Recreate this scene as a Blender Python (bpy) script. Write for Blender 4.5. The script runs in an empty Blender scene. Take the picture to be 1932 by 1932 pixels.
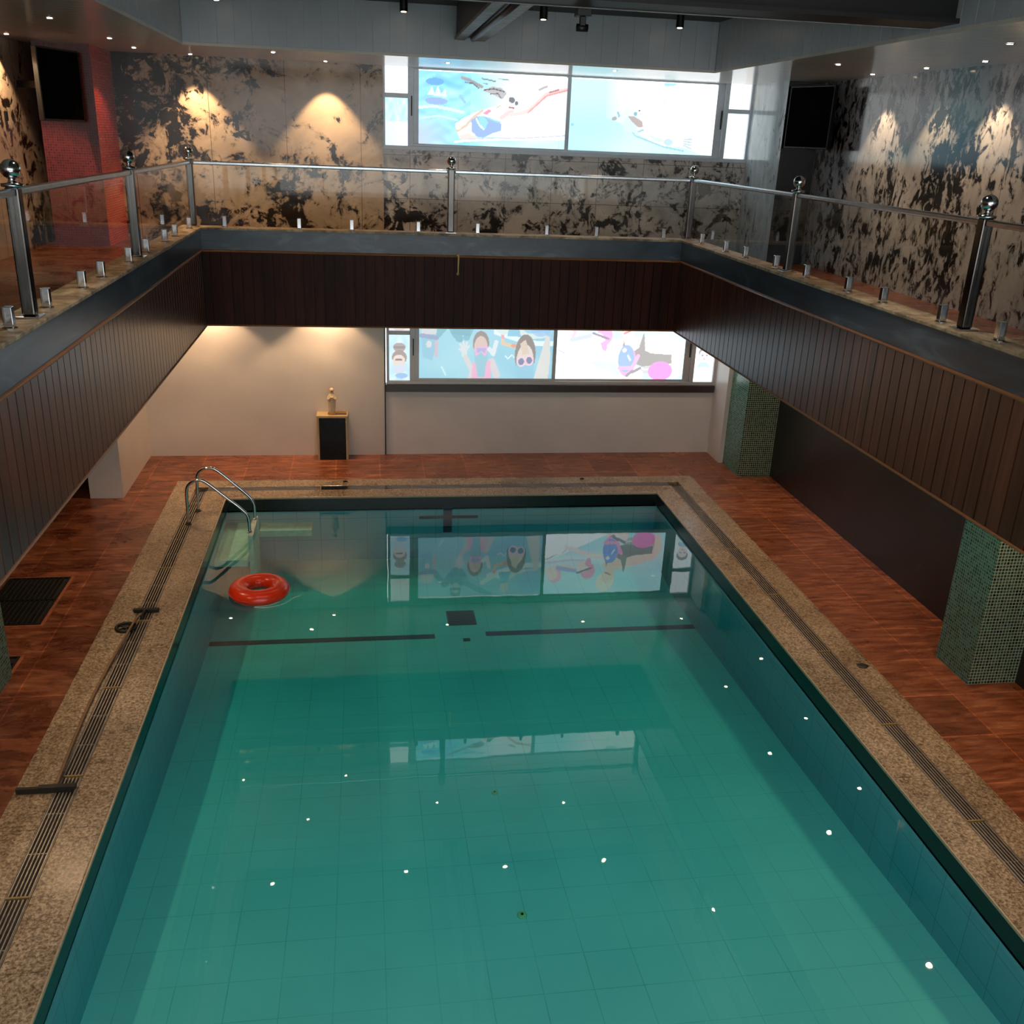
import bpy, bmesh, math, random
from mathutils import Vector, Matrix
random.seed(7)
SC = bpy.context.scene
COL = SC.collection
# ------------------------------------------------------------------ camera
F_PX, PITCH, YAW, ROLL, CAM_H = 1823.2, math.radians(21.0764), math.radians(9.1539), math.radians(2.4050), 4.4
_f = Vector((math.sin(YAW)*math.cos(PITCH), math.cos(YAW)*math.cos(PITCH), -math.sin(PITCH)))
_r = Vector((math.cos(YAW), -math.sin(YAW), 0)); _u = _r.cross(_f)
_R = _r*math.cos(ROLL)+_u*math.sin(ROLL); _U = -_r*math.sin(ROLL)+_u*math.cos(ROLL)
cam_d = bpy.data.cameras.new('camera'); cam = bpy.data.objects.new('camera', cam_d); COL.objects.link(cam)
cam_d.sensor_width = 36; cam_d.lens = 36*F_PX/1932; cam_d.clip_start = 0.05; cam_d.clip_end = 100
m = Matrix((( _R.x,_U.x,-_f.x,0),(_R.y,_U.y,-_f.y,0),(_R.z,_U.z,-_f.z,CAM_H),(0,0,0,1)))
cam.matrix_world = m
SC.camera = cam
# ------------------------------------------------------------------ world, exposure
w = bpy.data.worlds.new('world'); SC.world = w; w.use_nodes = True
w.node_tree.nodes['Background'].inputs[0].default_value = (0.97, 1.0, 1.0, 1)
w.node_tree.nodes['Background'].inputs[1].default_value = 2.6
vs = SC.view_settings
vs.view_transform = 'Standard'; vs.look = 'None'; vs.exposure = 0.0; vs.gamma = 1.0; vs.use_curve_mapping = False
SC.cycles.max_bounces = 5; SC.cycles.transparent_max_bounces = 12; SC.cycles.glossy_bounces = 3
SC.cycles.use_adaptive_sampling = True; SC.cycles.adaptive_threshold = .1; SC.cycles.adaptive_min_samples = 20; SC.cycles.diffuse_bounces = 3; SC.cycles.caustics_reflective = False; SC.cycles.caustics_refractive = False
SC.cycles.sample_clamp_indirect = 4.0
WIN_UP, WIN_LO = 1.5, 1.14          # backlight of the printed window films
SPOT_UP, SPOT_LO = 60.0, 56.0      # downlight watts
WARM = (1.0, 0.66, 0.38)

# ------------------------------------------------------------------ helpers
def lin(c): return tuple((x/12.92 if x <= .04045 else ((x+.055)/1.055)**2.4) for x in c)
def rgb(r, g, b): return lin((r/255, g/255, b/255))
def tag(o, label=None, cat=None, group=None, kind=None):
    if label: o['label'] = label
    if cat: o['category'] = cat
    if group: o['group'] = group
    if kind: o['kind'] = kind
    return o
def empty(name, loc=(0,0,0), rotz=0, label=None, cat=None, group=None, kind=None):
    o = bpy.data.objects.new(name, None); COL.objects.link(o); o.empty_display_size = .1
    o.location = loc; o.rotation_euler = (0,0,rotz)
    return tag(o, label, cat, group, kind)
def obj(name, bm, mat, parent=None, smooth=False, bevel=0, loc=None, rotz=0, label=None, cat=None, group=None, kind=None):
    me = bpy.data.meshes.new(name)
    bmesh.ops.recalc_face_normals(bm, faces=bm.faces[:])
    bm.to_mesh(me); bm.free()
    mats = mat if isinstance(mat, (list, tuple)) else [mat]
    for q in mats: me.materials.append(q)
    if smooth:
        for p in me.polygons: p.use_smooth = True
    o = bpy.data.objects.new(name, me); COL.objects.link(o)
    if parent: o.parent = parent
    if loc is not None: o.location = loc
    if rotz: o.rotation_euler = (0,0,rotz)
    if bevel:
        b = o.modifiers.new('bevel', 'BEVEL'); b.width = bevel; b.segments = 2; b.limit_method = 'ANGLE'
    return tag(o, label, cat, group, kind)
def struct(name, bm, mat, **k): return obj(name, bm, mat, kind='structure', **k)
def box(bm, x0, x1, y0, y1, z0, z1, mi=0):
    v = [bm.verts.new(p) for p in ((x0,y0,z0),(x1,y0,z0),(x1,y1,z0),(x0,y1,z0),(x0,y0,z1),(x1,y0,z1),(x1,y1,z1),(x0,y1,z1))]
    for f in ((0,3,2,1),(4,5,6,7),(0,1,5,4),(1,2,6,5),(2,3,7,6),(3,0,4,7)):
        bm.faces.new([v[i] for i in f]).material_index = mi
    return v
def bx(*a):
    bm = bmesh.new(); box(bm, *a); return bm
def boxes(lst):
    bm = bmesh.new()
    for a in lst: box(bm, *a)
    return bm
def tube(bm, pts, r, n=12, cap=True):
    pts = [Vector(p) for p in pts]; rings = []
    up0 = None
    for i, p in enumerate(pts):
        t = (pts[min(i+1, len(pts)-1)]-pts[max(i-1, 0)]).normalized()
        if up0 is None:
            a = Vector((0,0,1)) if abs(t.z) < .9 else Vector((0,1,0))
            up0 = t.cross(a).normalized()
        n1 = (up0 - t*up0.dot(t)).normalized(); n2 = t.cross(n1); up0 = n1
        rr = r[i] if isinstance(r, (list, tuple)) else r
        rings.append([bm.verts.new(p+(n1*math.cos(2*math.pi*k/n)+n2*math.sin(2*math.pi*k/n))*rr) for k in range(n)])
    for a, b in zip(rings, rings[1:]):
        for k in range(n): bm.faces.new((a[k], a[(k+1)%n], b[(k+1)%n], b[k]))
    if cap:
        bm.faces.new(rings[0][::-1]); bm.faces.new(rings[-1])
def lathe(bm, prof, n=32, c=(0,0,0), sx=1, sy=1):
    rings = []
    for r, z in prof:
        rings.append([bm.verts.new((c[0]+sx*r*math.cos(2*math.pi*k/n), c[1]+sy*r*math.sin(2*math.pi*k/n), c[2]+z)) for k in range(n)])
    for a, b in zip(rings, rings[1:]):
        for k in range(n): bm.faces.new((a[k], a[(k+1)%n], b[(k+1)%n], b[k]))
    bm.faces.new(rings[0][::-1]); bm.faces.new(rings[-1])
def smooth_path(pts, k=5):
    P = [Vector(p) for p in pts]; out = []
    for i in range(len(P)-1):
        p0, p1, p2, p3 = P[max(i-1,0)], P[i], P[i+1], P[min(i+2,len(P)-1)]
        for j in range(k):
            t = j/k
            out.append(.5*((2*p1)+(p2-p0)*t+(2*p0-5*p1+4*p2-p3)*t*t+(3*p1-p0-3*p2+p3)*t**3))
    out.append(P[-1]); return out
def copy_tree(o, parent=None):
    c = o.copy(); COL.objects.link(c)
    if parent is not None: c.parent = parent
    for ch in list(o.children): copy_tree(ch, c)
    return c

# ------------------------------------------------------------------ node helpers
class NT:
    def __init__(s, name):
        s.m = bpy.data.materials.new(name); s.m.use_nodes = True; s.t = s.m.node_tree; s.t.nodes.clear()
        s.out = s.n('ShaderNodeOutputMaterial')
    def n(s, k, **kw):
        q = s.t.nodes.new(k)
        for a, b in kw.items(): setattr(q, a, b)
        return q
    def l(s, a, b): s.t.links.new(a, b)
    def coord(s, axes='xyz', scale=(1,1,1), off=(0,0,0)):
        tc = s.n('ShaderNodeTexCoord'); src = tc.outputs['Object']
        if axes != 'xyz':
            sp = s.n('ShaderNodeSeparateXYZ'); s.l(src, sp.inputs[0]); cb = s.n('ShaderNodeCombineXYZ')
            for i, a in enumerate(axes):
                s.l(sp.outputs['xyz'.index(a)], cb.inputs[i])
            src = cb.outputs[0]
        mp = s.n('ShaderNodeMapping'); mp.inputs['Scale'].default_value = scale; mp.inputs['Location'].default_value = off
        s.l(src, mp.inputs[0]); return mp.outputs[0]
    def noise(s, vec, scale, detail=4, rough=.55, dist=0):
        q = s.n('ShaderNodeTexNoise'); q.inputs['Scale'].default_value = scale; q.inputs['Detail'].default_value = detail
        q.inputs['Roughness'].default_value = rough; q.inputs['Distortion'].default_value = dist
        s.l(vec, q.inputs['Vector']); return q.outputs['Fac']
    def ramp(s, fac, stops, interp='LINEAR'):
        q = s.n('ShaderNodeValToRGB'); q.color_ramp.interpolation = interp
        e = q.color_ramp.elements
        while len(e) < len(stops): e.new(.5)
        for i, (p, c) in enumerate(stops):
            e[i].position = p
            if not isinstance(c, (tuple, list)): c = (c, c, c)
            e[i].color = (*c[:3], 1)
        s.l(fac, q.inputs[0]); return q.outputs[0]
    def mix(s, fac, a, b, mode='MIX'):
        q = s.n('ShaderNodeMix', data_type='RGBA', blend_type=mode)
        for sock, v in ((q.inputs[0], fac), (q.inputs[6], a), (q.inputs[7], b)):
            if isinstance(v, (int, float)): sock.default_value = v
            elif isinstance(v, (tuple, list)): sock.default_value = (*v[:3], 1)
            else: s.l(v, sock)
        return q.outputs[2]
    def math(s, op, a, b=None):
        q = s.n('ShaderNodeMath', operation=op)
        for sock, v in ((q.inputs[0], a), (q.inputs[1], b)):
            if v is None: continue
            if isinstance(v, (int, float)): sock.default_value = v
            else: s.l(v, sock)
        return q.outputs[0]
    def brick(s, vec, bw, rh, mortar, c1, c2, cm, offset=0, smooth=0.1, bias=0):
        q = s.n('ShaderNodeTexBrick', offset=offset, squash=1)
        q.inputs['Scale'].default_value = 1; q.inputs['Brick Width'].default_value = bw; q.inputs['Row Height'].default_value = rh
        q.inputs['Mortar Size'].default_value = mortar; q.inputs['Mortar Smooth'].default_value = smooth; q.inputs['Bias'].default_value = bias
        for k, c in (('Color1', c1), ('Color2', c2), ('Mortar', cm)): q.inputs[k].default_value = (*c[:3], 1)
        s.l(vec, q.inputs['Vector']); return q
    def front(s, fac):
        g = s.n('ShaderNodeNewGeometry'); return s.math('MULTIPLY', fac, s.math('SUBTRACT', 1.0, g.outputs['Backfacing']))
    def bump(s, h, strength=.3, dist=.01):
        q = s.n('ShaderNodeBump'); q.inputs['Strength'].default_value = strength; q.inputs['Distance'].default_value = dist
        s.l(h, q.inputs['Height']); return q.outputs[0]
    def pbr(s, col, rough=.5, metal=0, spec=.5, normal=None, coat=0):
        p = s.n('ShaderNodeBsdfPrincipled')
        for k, v in (('Base Color', col), ('Roughness', rough), ('Metallic', metal), ('Specular IOR Level', spec), ('Coat Weight', coat)):
            if isinstance(v, (tuple, list)): p.inputs[k].default_value = (*v[:3], 1)
            elif isinstance(v, (int, float)): p.inputs[k].default_value = v
            else: s.l(v, p.inputs[k])
        if normal is not None: s.l(normal, p.inputs['Normal'])
        s.l(p.outputs[0], s.out.inputs['Surface']); return p
def plain(name, col, rough=.5, metal=0, spec=.5, var=.12, scale=14, coat=0):
    t = NT(name); n = t.noise(t.coord(), scale, 5)
    a = tuple(c*(1-var) for c in col); b = tuple(min(1, c*(1+var)) for c in col)
    t.pbr(t.ramp(n, [(.3, a), (.7, b)]), rough, metal, spec, coat=coat); return t.m
def emit(name, col, s):
    t = NT(name); e = t.n('ShaderNodeEmission'); e.inputs[0].default_value = (*col, 1); e.inputs[1].default_value = s
    t.l(e.outputs[0], t.out.inputs['Surface']); return t.m

# ------------------------------------------------------------------ materials
def marble(name, base, mid, dark, axes, seam_w, seam_h, off=(0,0,0), th=.5, stretch=(1,1,1), rough=.12, ns=2.1, w=(.55,.25,.3)):
    t = NT(name); v = t.coord('xyz', stretch, off)
    big = t.noise(v, .55, 3, .5, .6); n1 = t.noise(v, ns, 10, .66, 1.1); n2 = t.noise(v, 7.5, 8, .68, .8); n3 = t.noise(v, 1.3, 5, .5, 2.4)
    f = t.math('ADD', t.math('MULTIPLY', n1, w[0]), t.math('MULTIPLY', n2, w[1])); f = t.math('ADD', f, t.math('MULTIPLY', big, w[2]))
    mask = t.ramp(f, [(th-.012, 1), (th+.012, 0)])        # 1 = black patches
    halo = t.ramp(f, [(th-.01, 1), (th+.05, 0)])
    c = t.ramp(n3, [(.35, base), (.65, tuple(x*.72 for x in base))])
    c = t.mix(t.math('MULTIPLY', halo, .75), c, mid); c = t.mix(mask, c, dark)
    b = t.brick(t.coord(axes, off=(off[0]*0, .25, 0)), seam_w, seam_h, .0035, (1,1,1), (1,1,1), (.25,.22,.2), smooth=0)
    c = t.mix(1.0, c, b.outputs['Color'], 'MULTIPLY')
    t.pbr(c, rough, 0, .5); return t.m
def mosaic(name, c1, c2, grout, axes, size=.03, rough=.25):
    t = NT(name); v = t.coord(axes)
    b = t.brick(v, size, size, size*.09, c1, c2, grout, smooth=.1)
    t.pbr(b.outputs['Color'], rough, 0, .5, t.bump(b.outputs['Fac'], -.3, .002)); return t.m

M = {}
M['marble_left'] = marble('marble_brown_grey', rgb(184,166,140), rgb(108,92,74), rgb(30,24,19), 'xzy', .95, 3.2, th=.532, off=(3.1,0,1.2), ns=2.8, w=(.5,.3,.3))
M['marble_window'] = marble('marble_cream_grey', rgb(226,218,208), rgb(128,118,110), rgb(34,30,29), 'xzy', .64, .55, th=.50, off=(7.3,0,4.2), ns=3.4, w=(.55,.35,.18))
M['marble_right'] = marble('marble_blue_grey', rgb(172,174,176), rgb(88,88,90), rgb(24,22,22), 'yzx', .95, 3.2, th=.528, off=(1.7,5.1,2.2), stretch=(1,1.2,.75), ns=3.0, w=(.42,.48,.2))
M['marble_side'] = marble('marble_side_wall', rgb(172,154,134), rgb(96,80,66), rgb(26,21,17), 'yzx', .95, 3.2, th=.50, off=(9,1,2.2), ns=2.6, w=(.5,.3,.3))
M['marble_pale'] = marble('marble_pale_blue', rgb(196,208,212), rgb(128,138,142), rgb(70,72,74), 'xzy', 3, 3.2, th=.45, off=(4,2,8), stretch=(2.4,2.4,1.2))
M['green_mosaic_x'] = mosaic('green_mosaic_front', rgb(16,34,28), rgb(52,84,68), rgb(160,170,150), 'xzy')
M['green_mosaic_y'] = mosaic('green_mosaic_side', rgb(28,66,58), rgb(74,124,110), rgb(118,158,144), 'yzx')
M['red_mosaic'] = mosaic('red_mosaic_shaded_front', rgb(64,16,20), rgb(98,28,30), rgb(104,50,48), 'xzy', .028)  # same red tiles, shade of the front face put into the colour
M['red_mosaic_y'] = mosaic('red_mosaic_lit_side', rgb(186,58,50), rgb(222,84,72), rgb(130,52,46), 'yzx', .028)  # same red tiles, downlight glow on the side put into the colour

def deck_mat(name='terracotta_deck_tile', k=1.0):
    t = NT(name); v = t.coord('xyz', (1,1,1), (.42,.02,0))
    b = t.brick(v, .61, .61, .006, (1,1,1), (.66,.66,.66), (1.5,1.38,1.28), smooth=0, offset=0)
    grain = t.noise(t.coord('xyz', (1.2, 6, 1)), 2.6, 7, .6, .5)
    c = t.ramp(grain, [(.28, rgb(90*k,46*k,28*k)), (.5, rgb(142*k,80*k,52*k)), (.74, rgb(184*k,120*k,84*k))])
    c = t.mix(1.0, c, b.outputs['Color'], 'MULTIPLY')
    dirt = t.noise(t.coord('xyz', (1,1.6,1), (2,3,0)), 2.2, 9, .7, .8)
    sx = t.n('ShaderNodeSeparateXYZ'); t.l(t.coord(), sx.inputs[0])
    left = t.ramp(t.math('MULTIPLY', t.math('ADD', sx.outputs[0], 4.0), .25), [(.33, 1), (.75, 0)])   # scuffed more on the grate side
    dk = t.math('MULTIPLY', t.ramp(dirt, [(.42, 1), (.56, 0)]), left)
    c = t.mix(t.math('MULTIPLY', dk, .6), c, rgb(66,26,15))
    lt = t.math('MULTIPLY', t.ramp(t.noise(t.coord('xyz', (1,2.5,1)), 3.6, 9, .75, 1), [(.58, 0), (.68, 1)]), left)
    c = t.mix(t.math('MULTIPLY', lt, .45), c, rgb(196,124,84))
    r = t.ramp(dirt, [(.35, .22), (.65, .40)])
    t.pbr(c, r, 0, .5, t.bump(b.outputs['Fac'], -.2, .002)); return t.m
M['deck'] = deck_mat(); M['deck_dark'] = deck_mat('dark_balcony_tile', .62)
def granite_mat():
    t = NT('speckled_granite_coping'); v = t.coord()
    n = t.noise(v, 46, 6, .75, .4); n2 = t.noise(v, 17, 5, .7, .8); n3 = t.noise(v, 1.6, 4, .6)
    c = t.ramp(n, [(.36, rgb(78,62,48)), (.47, rgb(152,128,102)), (.60, rgb(208,186,158))])
    c = t.mix(t.ramp(n2, [(.34, .75), (.46, 0)]), c, rgb(74,58,44))
    c = t.mix(t.ramp(n3, [(.35, .35), (.6, 0)]), c, rgb(96,74,54))
    b = t.brick(t.coord('xyz', (1,1,1), (.3,.5,0)), 1.22, 1.22, .003, (1,1,1), (.93,.93,.93), (.45,.4,.35), smooth=0)
    c = t.mix(1.0, c, b.outputs['Color'], 'MULTIPLY')
    t.pbr(c, t.ramp(n3, [(.3, .18), (.7, .42)]), 0, .5, t.bump(n, .12, .003)); return t.m
M['granite'] = granite_mat()
def pool_floor():
    t = NT('pale_aqua_pool_tile'); v = t.coord('xyz', (1,1,1), (.26,.1,0))
    b = t.brick(v, .335, .335, .0035, (1,1,1), (.95,.97,.97), (.66,.72,.71), smooth=0)
    wear = t.noise(t.coord(), .8, 3); c = t.mix(t.ramp(wear, [(.35, .0), (.65, 1)]), rgb(178,212,210), rgb(190,220,216))
    c = t.mix(t.ramp(t.noise(t.coord(), 1.9, 2), [(.4, .4), (.65, 1)]), c, b.outputs['Color'], 'MULTIPLY')
    t.pbr(c, .45); return t.m
M['pool_floor'] = pool_floor()
def pool_wall(name, axes):
    t = NT(name); v = t.coord(axes); b = t.brick(v, .3, .3, .003, rgb(118,172,190), rgb(124,178,192), rgb(86,132,146), smooth=0)
    t.pbr(b.outputs['Color'], .4); return t.m
M['pool_wall_x'] = pool_wall('blue_pool_wall_end', 'xzy'); M['pool_wall_y'] = pool_wall('blue_pool_wall_side', 'yzx')
M['rim'] = plain('black_rim_tile', rgb(22,22,24), .18, var=.3)
M['navy'] = plain('navy_line_tile', rgb(18,30,66), .35)
M['rim_edge'] = plain('pale_coping_edge', rgb(178,158,130), .4, var=.15, scale=30)
def water_mat():
    t = NT('pool_water'); v = t.coord('xyz', (1, .55, 1))
    bump = t.bump(t.noise(v, 3.0, 2, .5), .035, .02)
    fr = t.n('ShaderNodeFresnel'); fr.inputs['IOR'].default_value = 1.85; t.l(bump, fr.inputs['Normal'])
    g = t.n('ShaderNodeBsdfGlossy'); g.inputs['Roughness'].default_value = .012; t.l(bump, g.inputs['Normal'])
    tr = t.n('ShaderNodeBsdfTransparent'); tr.inputs[0].default_value = (.97, 1, .99, 1)
    mx = t.n('ShaderNodeMixShader'); t.l(t.front(fr.outputs[0]), mx.inputs[0]); t.l(tr.outputs[0], mx.inputs[1]); t.l(g.outputs[0], mx.inputs[2])
    t.l(mx.outputs[0], t.out.inputs['Surface'])
    a = t.n('ShaderNodeVolumeAbsorption'); a.inputs['Color'].default_value = (.08, .88, .89, 1); a.inputs['Density'].default_value = 1.1
    t.l(a.outputs[0], t.out.inputs['Volume']); return t.m
M['water'] = water_mat()
def wood_mat(name, c1, c2, axes, sp=.35, ro=.34):
    t = NT(name); n = t.noise(t.coord('xyz', (14,14,.8)), 2, 6, .6, .4)
    b = t.brick(t.coord(axes, off=(.0,9.9,0)), .115, 40, 0, (1,1,1), (.55,.55,.55), (1,1,1))
    c = t.mix(1.0, t.ramp(n, [(.3, c1), (.7, c2)]), b.outputs['Color'], 'MULTIPLY')
    t.pbr(c, ro, 0, sp, t.bump(n, .08, .003)); return t.m
M['wood_f'] = wood_mat('walnut_boards_shaded_front', rgb(44,18,11), rgb(80,36,22), 'xzy', .12, .45)  # same boards as the sides, front shade put into the darker colour
M['wood_s'] = wood_mat('walnut_boards_lit_side', rgb(70,38,27), rgb(108,64,46), 'yzx', .6, .28)  # same boards as the front, window light put into the lighter colour
M['wood_trim'] = plain('walnut_bead_trim', rgb(150,96,56), .35)
def slate_mat():
    t = NT('slate_blue_painted_band'); v = t.coord('xyz', (1,.6,3))
    c = t.ramp(t.noise(v, 1.7, 8, .6, .8), [(.32, rgb(34,46,56)), (.55, rgb(54,72,86)), (.72, rgb(96,114,124))])
    t.pbr(c, .3, 0, .5); return t.m
M['slate'] = slate_mat()
def curb_mat():
    t = NT('worn_stone_curb_top'); n = t.noise(t.coord(), 6, 9, .7, .7)
    c = t.ramp(n, [(.34, rgb(92,76,58)), (.5, rgb(168,144,112)), (.64, rgb(204,184,152))])
    t.pbr(c, .45, 0, .4, t.bump(n, .3, .008)); return t.m
M['curb'] = curb_mat()
M['pvc'] = plain('white_pvc_panel', rgb(190,197,206), .28, var=.05, scale=3)
M['pvc_soffit'] = plain('white_gloss_soffit_panel', rgb(224,220,212), .16, var=.03, scale=3)
M['wall_white'] = plain('cream_white_wall_tile', rgb(206,196,186), .35, var=.04, scale=2)
M['wall_white2'] = plain('cream_white_window_wall', rgb(214,206,200), .35, var=.04, scale=2)
M['ceil'] = plain('dark_green_ceiling', rgb(34,44,42), .6)
M['beam'] = plain('black_painted_steel', rgb(20,20,20), .5, var=.3)
M['beam_edge'] = plain('worn_grey_flange', rgb(140,146,144), .5, var=.35, scale=9)
def blackwall():
    t = NT('black_stone_cladding'); n = t.noise(t.coord('xyz', (1,1,.7)), 1.5, 8, .65, 1.2)
    b = t.brick(t.coord('yzx', off=(.1,.2,0)), .98, .6, .004, (1,1,1), (.8,.8,.8), (.2,.2,.2), offset=.5, smooth=0)
    c = t.mix(1.0, t.ramp(n, [(.35, rgb(24,20,20)), (.6, rgb(38,34,34)), (.75, rgb(62,58,58))]), b.outputs['Color'], 'MULTIPLY')
    t.pbr(c, .3, 0, .5); return t.m
M['blackwall'] = blackwall()
M['chrome'] = plain('polished_steel', (.62,.63,.64), .13, 1, var=.05)
M['chrome_dark'] = plain('smoked_steel_post', (.13,.125,.12), .16, 1, var=.1)
M['rail'] = plain('brushed_rail_steel', (.52,.55,.58), .24, 1, var=.08)
M['alu'] = plain('satin_window_aluminium', rgb(214,224,232), .35, .1, var=.04)
M['alu_dark'] = plain('anodised_window_frame_grey', rgb(176,172,172), .35, .2, var=.04)
M['black'] = plain('matte_black', rgb(12,12,13), .45)
M['gloss_black'] = plain('gloss_black_screen', rgb(5,5,6), .8, 0, .02)
M['grate'] = plain('stainless_grate', rgb(160,148,136), .35, .35, var=.2, scale=20)
M['grate_dark'] = plain('black_floor_grate', rgb(26,26,26), .35, .3)
M['grate_shade'] = plain('painted_channel_shade', rgb(12,9,7), .7)  # near-black colour stands in for the shade below the grates
M['joint'] = plain('yellowed_joint_bar', rgb(150,124,78), .5)
M['red'] = plain('glossy_red_vinyl', rgb(240,58,22), .25, var=.05, coat=.3)
M['rope'] = plain('white_rope', rgb(200,210,200), .7)
M['statue'] = plain('ivory_glazed_statue', rgb(214,192,158), .4, var=.08, scale=40)
M['statue_face'] = plain('painted_face', rgb(150,100,66), .5)
M['gold'] = plain('tan_gilded_base', rgb(176,130,66), .4)
M['pedestal'] = plain('black_granite_pedestal', rgb(12,12,14), .25, spec=.2, var=.7, scale=22)
M['ped_edge'] = plain('cream_stone_edge', rgb(190,164,118), .4, var=.15)
M['cream'] = plain('yellowed_cream_plastic', rgb(214,186,120), .4)
M['pole_wood'] = plain('worn_wooden_pole', rgb(128,96,66), .55)
M['rubber'] = plain('dark_rubber', rgb(24,18,15), .55, var=.3)
M['sill'] = plain('dark_brown_sill', rgb(50,38,34), .3)
M['drain'] = plain('cream_drain_ring', rgb(190,190,140), .5)
M['step'] = plain('pale_step_tile', rgb(206,214,200), .45)
M['sandstone'] = plain('stained_grout_surround', rgb(150,84,52), .6, var=.3)
M['bulb'] = emit('warm_lamp_lens', (1.0,.80,.55), 26)
M['vent_dark'] = plain('dark_louver', rgb(30,26,24), .5)
def glass_mat():
    t = NT('clear_rail_glass'); fr = t.n('ShaderNodeFresnel'); fr.inputs['IOR'].default_value = 1.5
    fo = t.front(fr.outputs[0])
    g = t.n('ShaderNodeBsdfGlossy'); g.inputs['Roughness'].default_value = .02
    tr = t.n('ShaderNodeBsdfTransparent'); tr.inputs[0].default_value = (.965,.985,.98,1)
    mx = t.n('ShaderNodeMixShader'); t.l(fo, mx.inputs[0]); t.l(tr.outputs[0], mx.inputs[1]); t.l(g.outputs[0], mx.inputs[2])
    t.l(mx.outputs[0], t.out.inputs['Surface']); return t.m
M['glass'] = glass_mat()

# ------------------------------------------------------------------ dimensions
xL, xR, yF = -1.781, 3.909, 11.907          # pool edge
oL, oR, oF = -2.473, 4.597, 12.583          # outer edge of coping
XL, XR, YFR = -1.790, 3.794, 11.577         # balcony opening
ZT, ZM, ZB = 3.352, 3.098, 2.26
WY = 13.70                                  # window wall
WLX, WRX = -3.78, 5.77
YN = -2.5                                   # behind the camera
YP = .5                                     # near pool edge
BL, BR, BF, SOF, CE = -1.89, 4.11, 11.95, 5.215, 5.75
ZW = -.105

# ------------------------------------------------------------------ deck, coping, pool
GI, GO = .27, .42     # gutter offsets from the pool edge
bm = boxes([(WLX, oL, YN, WY+.1, -.2, 0), (oR, WRX, YN, WY+.1, -.2, 0), (oL, oR, oF, WY+.1, -.2, 0), (oL, oR, YN, YP-.67, -.2, 0)])
struct('pool_deck', bm, M['deck'], label='red-brown terracotta tiled deck around the pool', )
bm = bmesh.new()
for a in ((xL-GI, xL), (oL, xL-GO)): box(bm, a[0], a[1], YP-.67, oF if a[0] < xL-GO-.01 else yF+GI, -.2, .004)
for a in ((xR, xR+GI), (xR+GO, oR)): box(bm, a[0], a[1], YP-.67, oF if a[1] > xR+GO+.01 else yF+GI, -.2, .004)
box(bm, xL, xR, yF, yF+GI, -.2, .004); box(bm, xL-GO, xR+GO, yF+GO, oF, -.2, .004)
box(bm, xL, xR, YP-.67, YP, -.2, .004)
struct('pool_coping', bm, M['granite'], bevel=.006, label='speckled beige granite coping around the pool')
bm = boxes([(xL-GO, xL-GI, YP-.67, yF+GO, -.2, -.06), (xR+GI, xR+GO, YP-.67, yF+GO, -.2, -.06), (xL-GI, xR+GI, yF+GI, yF+GO, -.2, -.03)])
struct('gutter_channel', bm, M['grate_shade'])
e = .012
bm = boxes([(xL, xL+e, YP, yF, -.018, .002), (xR-e, xR, YP, yF, -.018, .002), (xL+e, xR-e, yF-e, yF, -.018, .002)])
struct('coping_nosing', bm, M['rim_edge'])
bm = boxes([(xL-.02, xL, YP, yF, -.2, -.0), (xR, xR+.02, YP, yF, -.2, 0), (xL-.02, xR+.02, yF, yF+.02, -.2, 0)])
struct('pool_rim', boxes([(xL-.01, xL+.004, YP, yF, -.17, -.018), (xR-.004, xR+.01, YP, yF, -.17, -.018), (xL, xR, yF-.004, yF+.01, -.17, -.018)]), M['rim'], label='black tile band above the waterline')
bm.free()
PROF = [(YP,-.42),(2,-.52),(4,-.69),(5.6,-.81),(7.1,-.90),(8.4,-.96),(10,-1.04),(10.8,-1.04),(11.3,-.98),(yF,-.89)]
bm = bmesh.new()
a = [bm.verts.new((xL-.05, y, z)) for y, z in PROF]; b = [bm.verts.new((xR+.05, y, z)) for y, z in PROF]
c = [bm.verts.new((xL-.05, y, z-.15)) for y, z in PROF]; d = [bm.verts.new((xR+.05, y, z-.15)) for y, z in PROF]
for i in range(len(PROF)-1):
    bm.faces.new((a[i], b[i], b[i+1], a[i+1])); bm.faces.new((c[i], c[i+1], d[i+1], d[i]))
    bm.faces.new((a[i], a[i+1], c[i+1], c[i])); bm.faces.new((b[i], d[i], d[i+1], b[i+1]))
bm.faces.new((a[0], c[0], d[0], b[0])); bm.faces.new((a[-1], b[-1], d[-1], c[-1]))
struct('pool_floor', bm, M['pool_floor'], label='pale aqua tiled pool floor under the water')
struct('pool_side_wall', boxes([(xL-.2, xL, YP-.2, yF+.2, -1.5, -.1), (xR, xR+.2, YP-.2, yF+.2, -1.5, -.1)]), M['pool_wall_y'])
struct('pool_end_wall', boxes([(xL, xR, yF, yF+.2, -1.5, -.1), (xL, xR, YP-.2, YP, -1.5, -.1)]), M['pool_wall_x'])
def floor_z(y):
    for (y0, z0), (y1, z1) in zip(PROF, PROF[1:]):
        if y0 <= y <= y1: return z0+(z1-z0)*(y-y0)/(y1-y0)
obj('pool_water', bx(xL-.008, xR+.008, YP-.05, yF+.008, -1.3, ZW), M['water'], label='still turquoise green water filling the swimming pool', cat='water', kind='structure')

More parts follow.
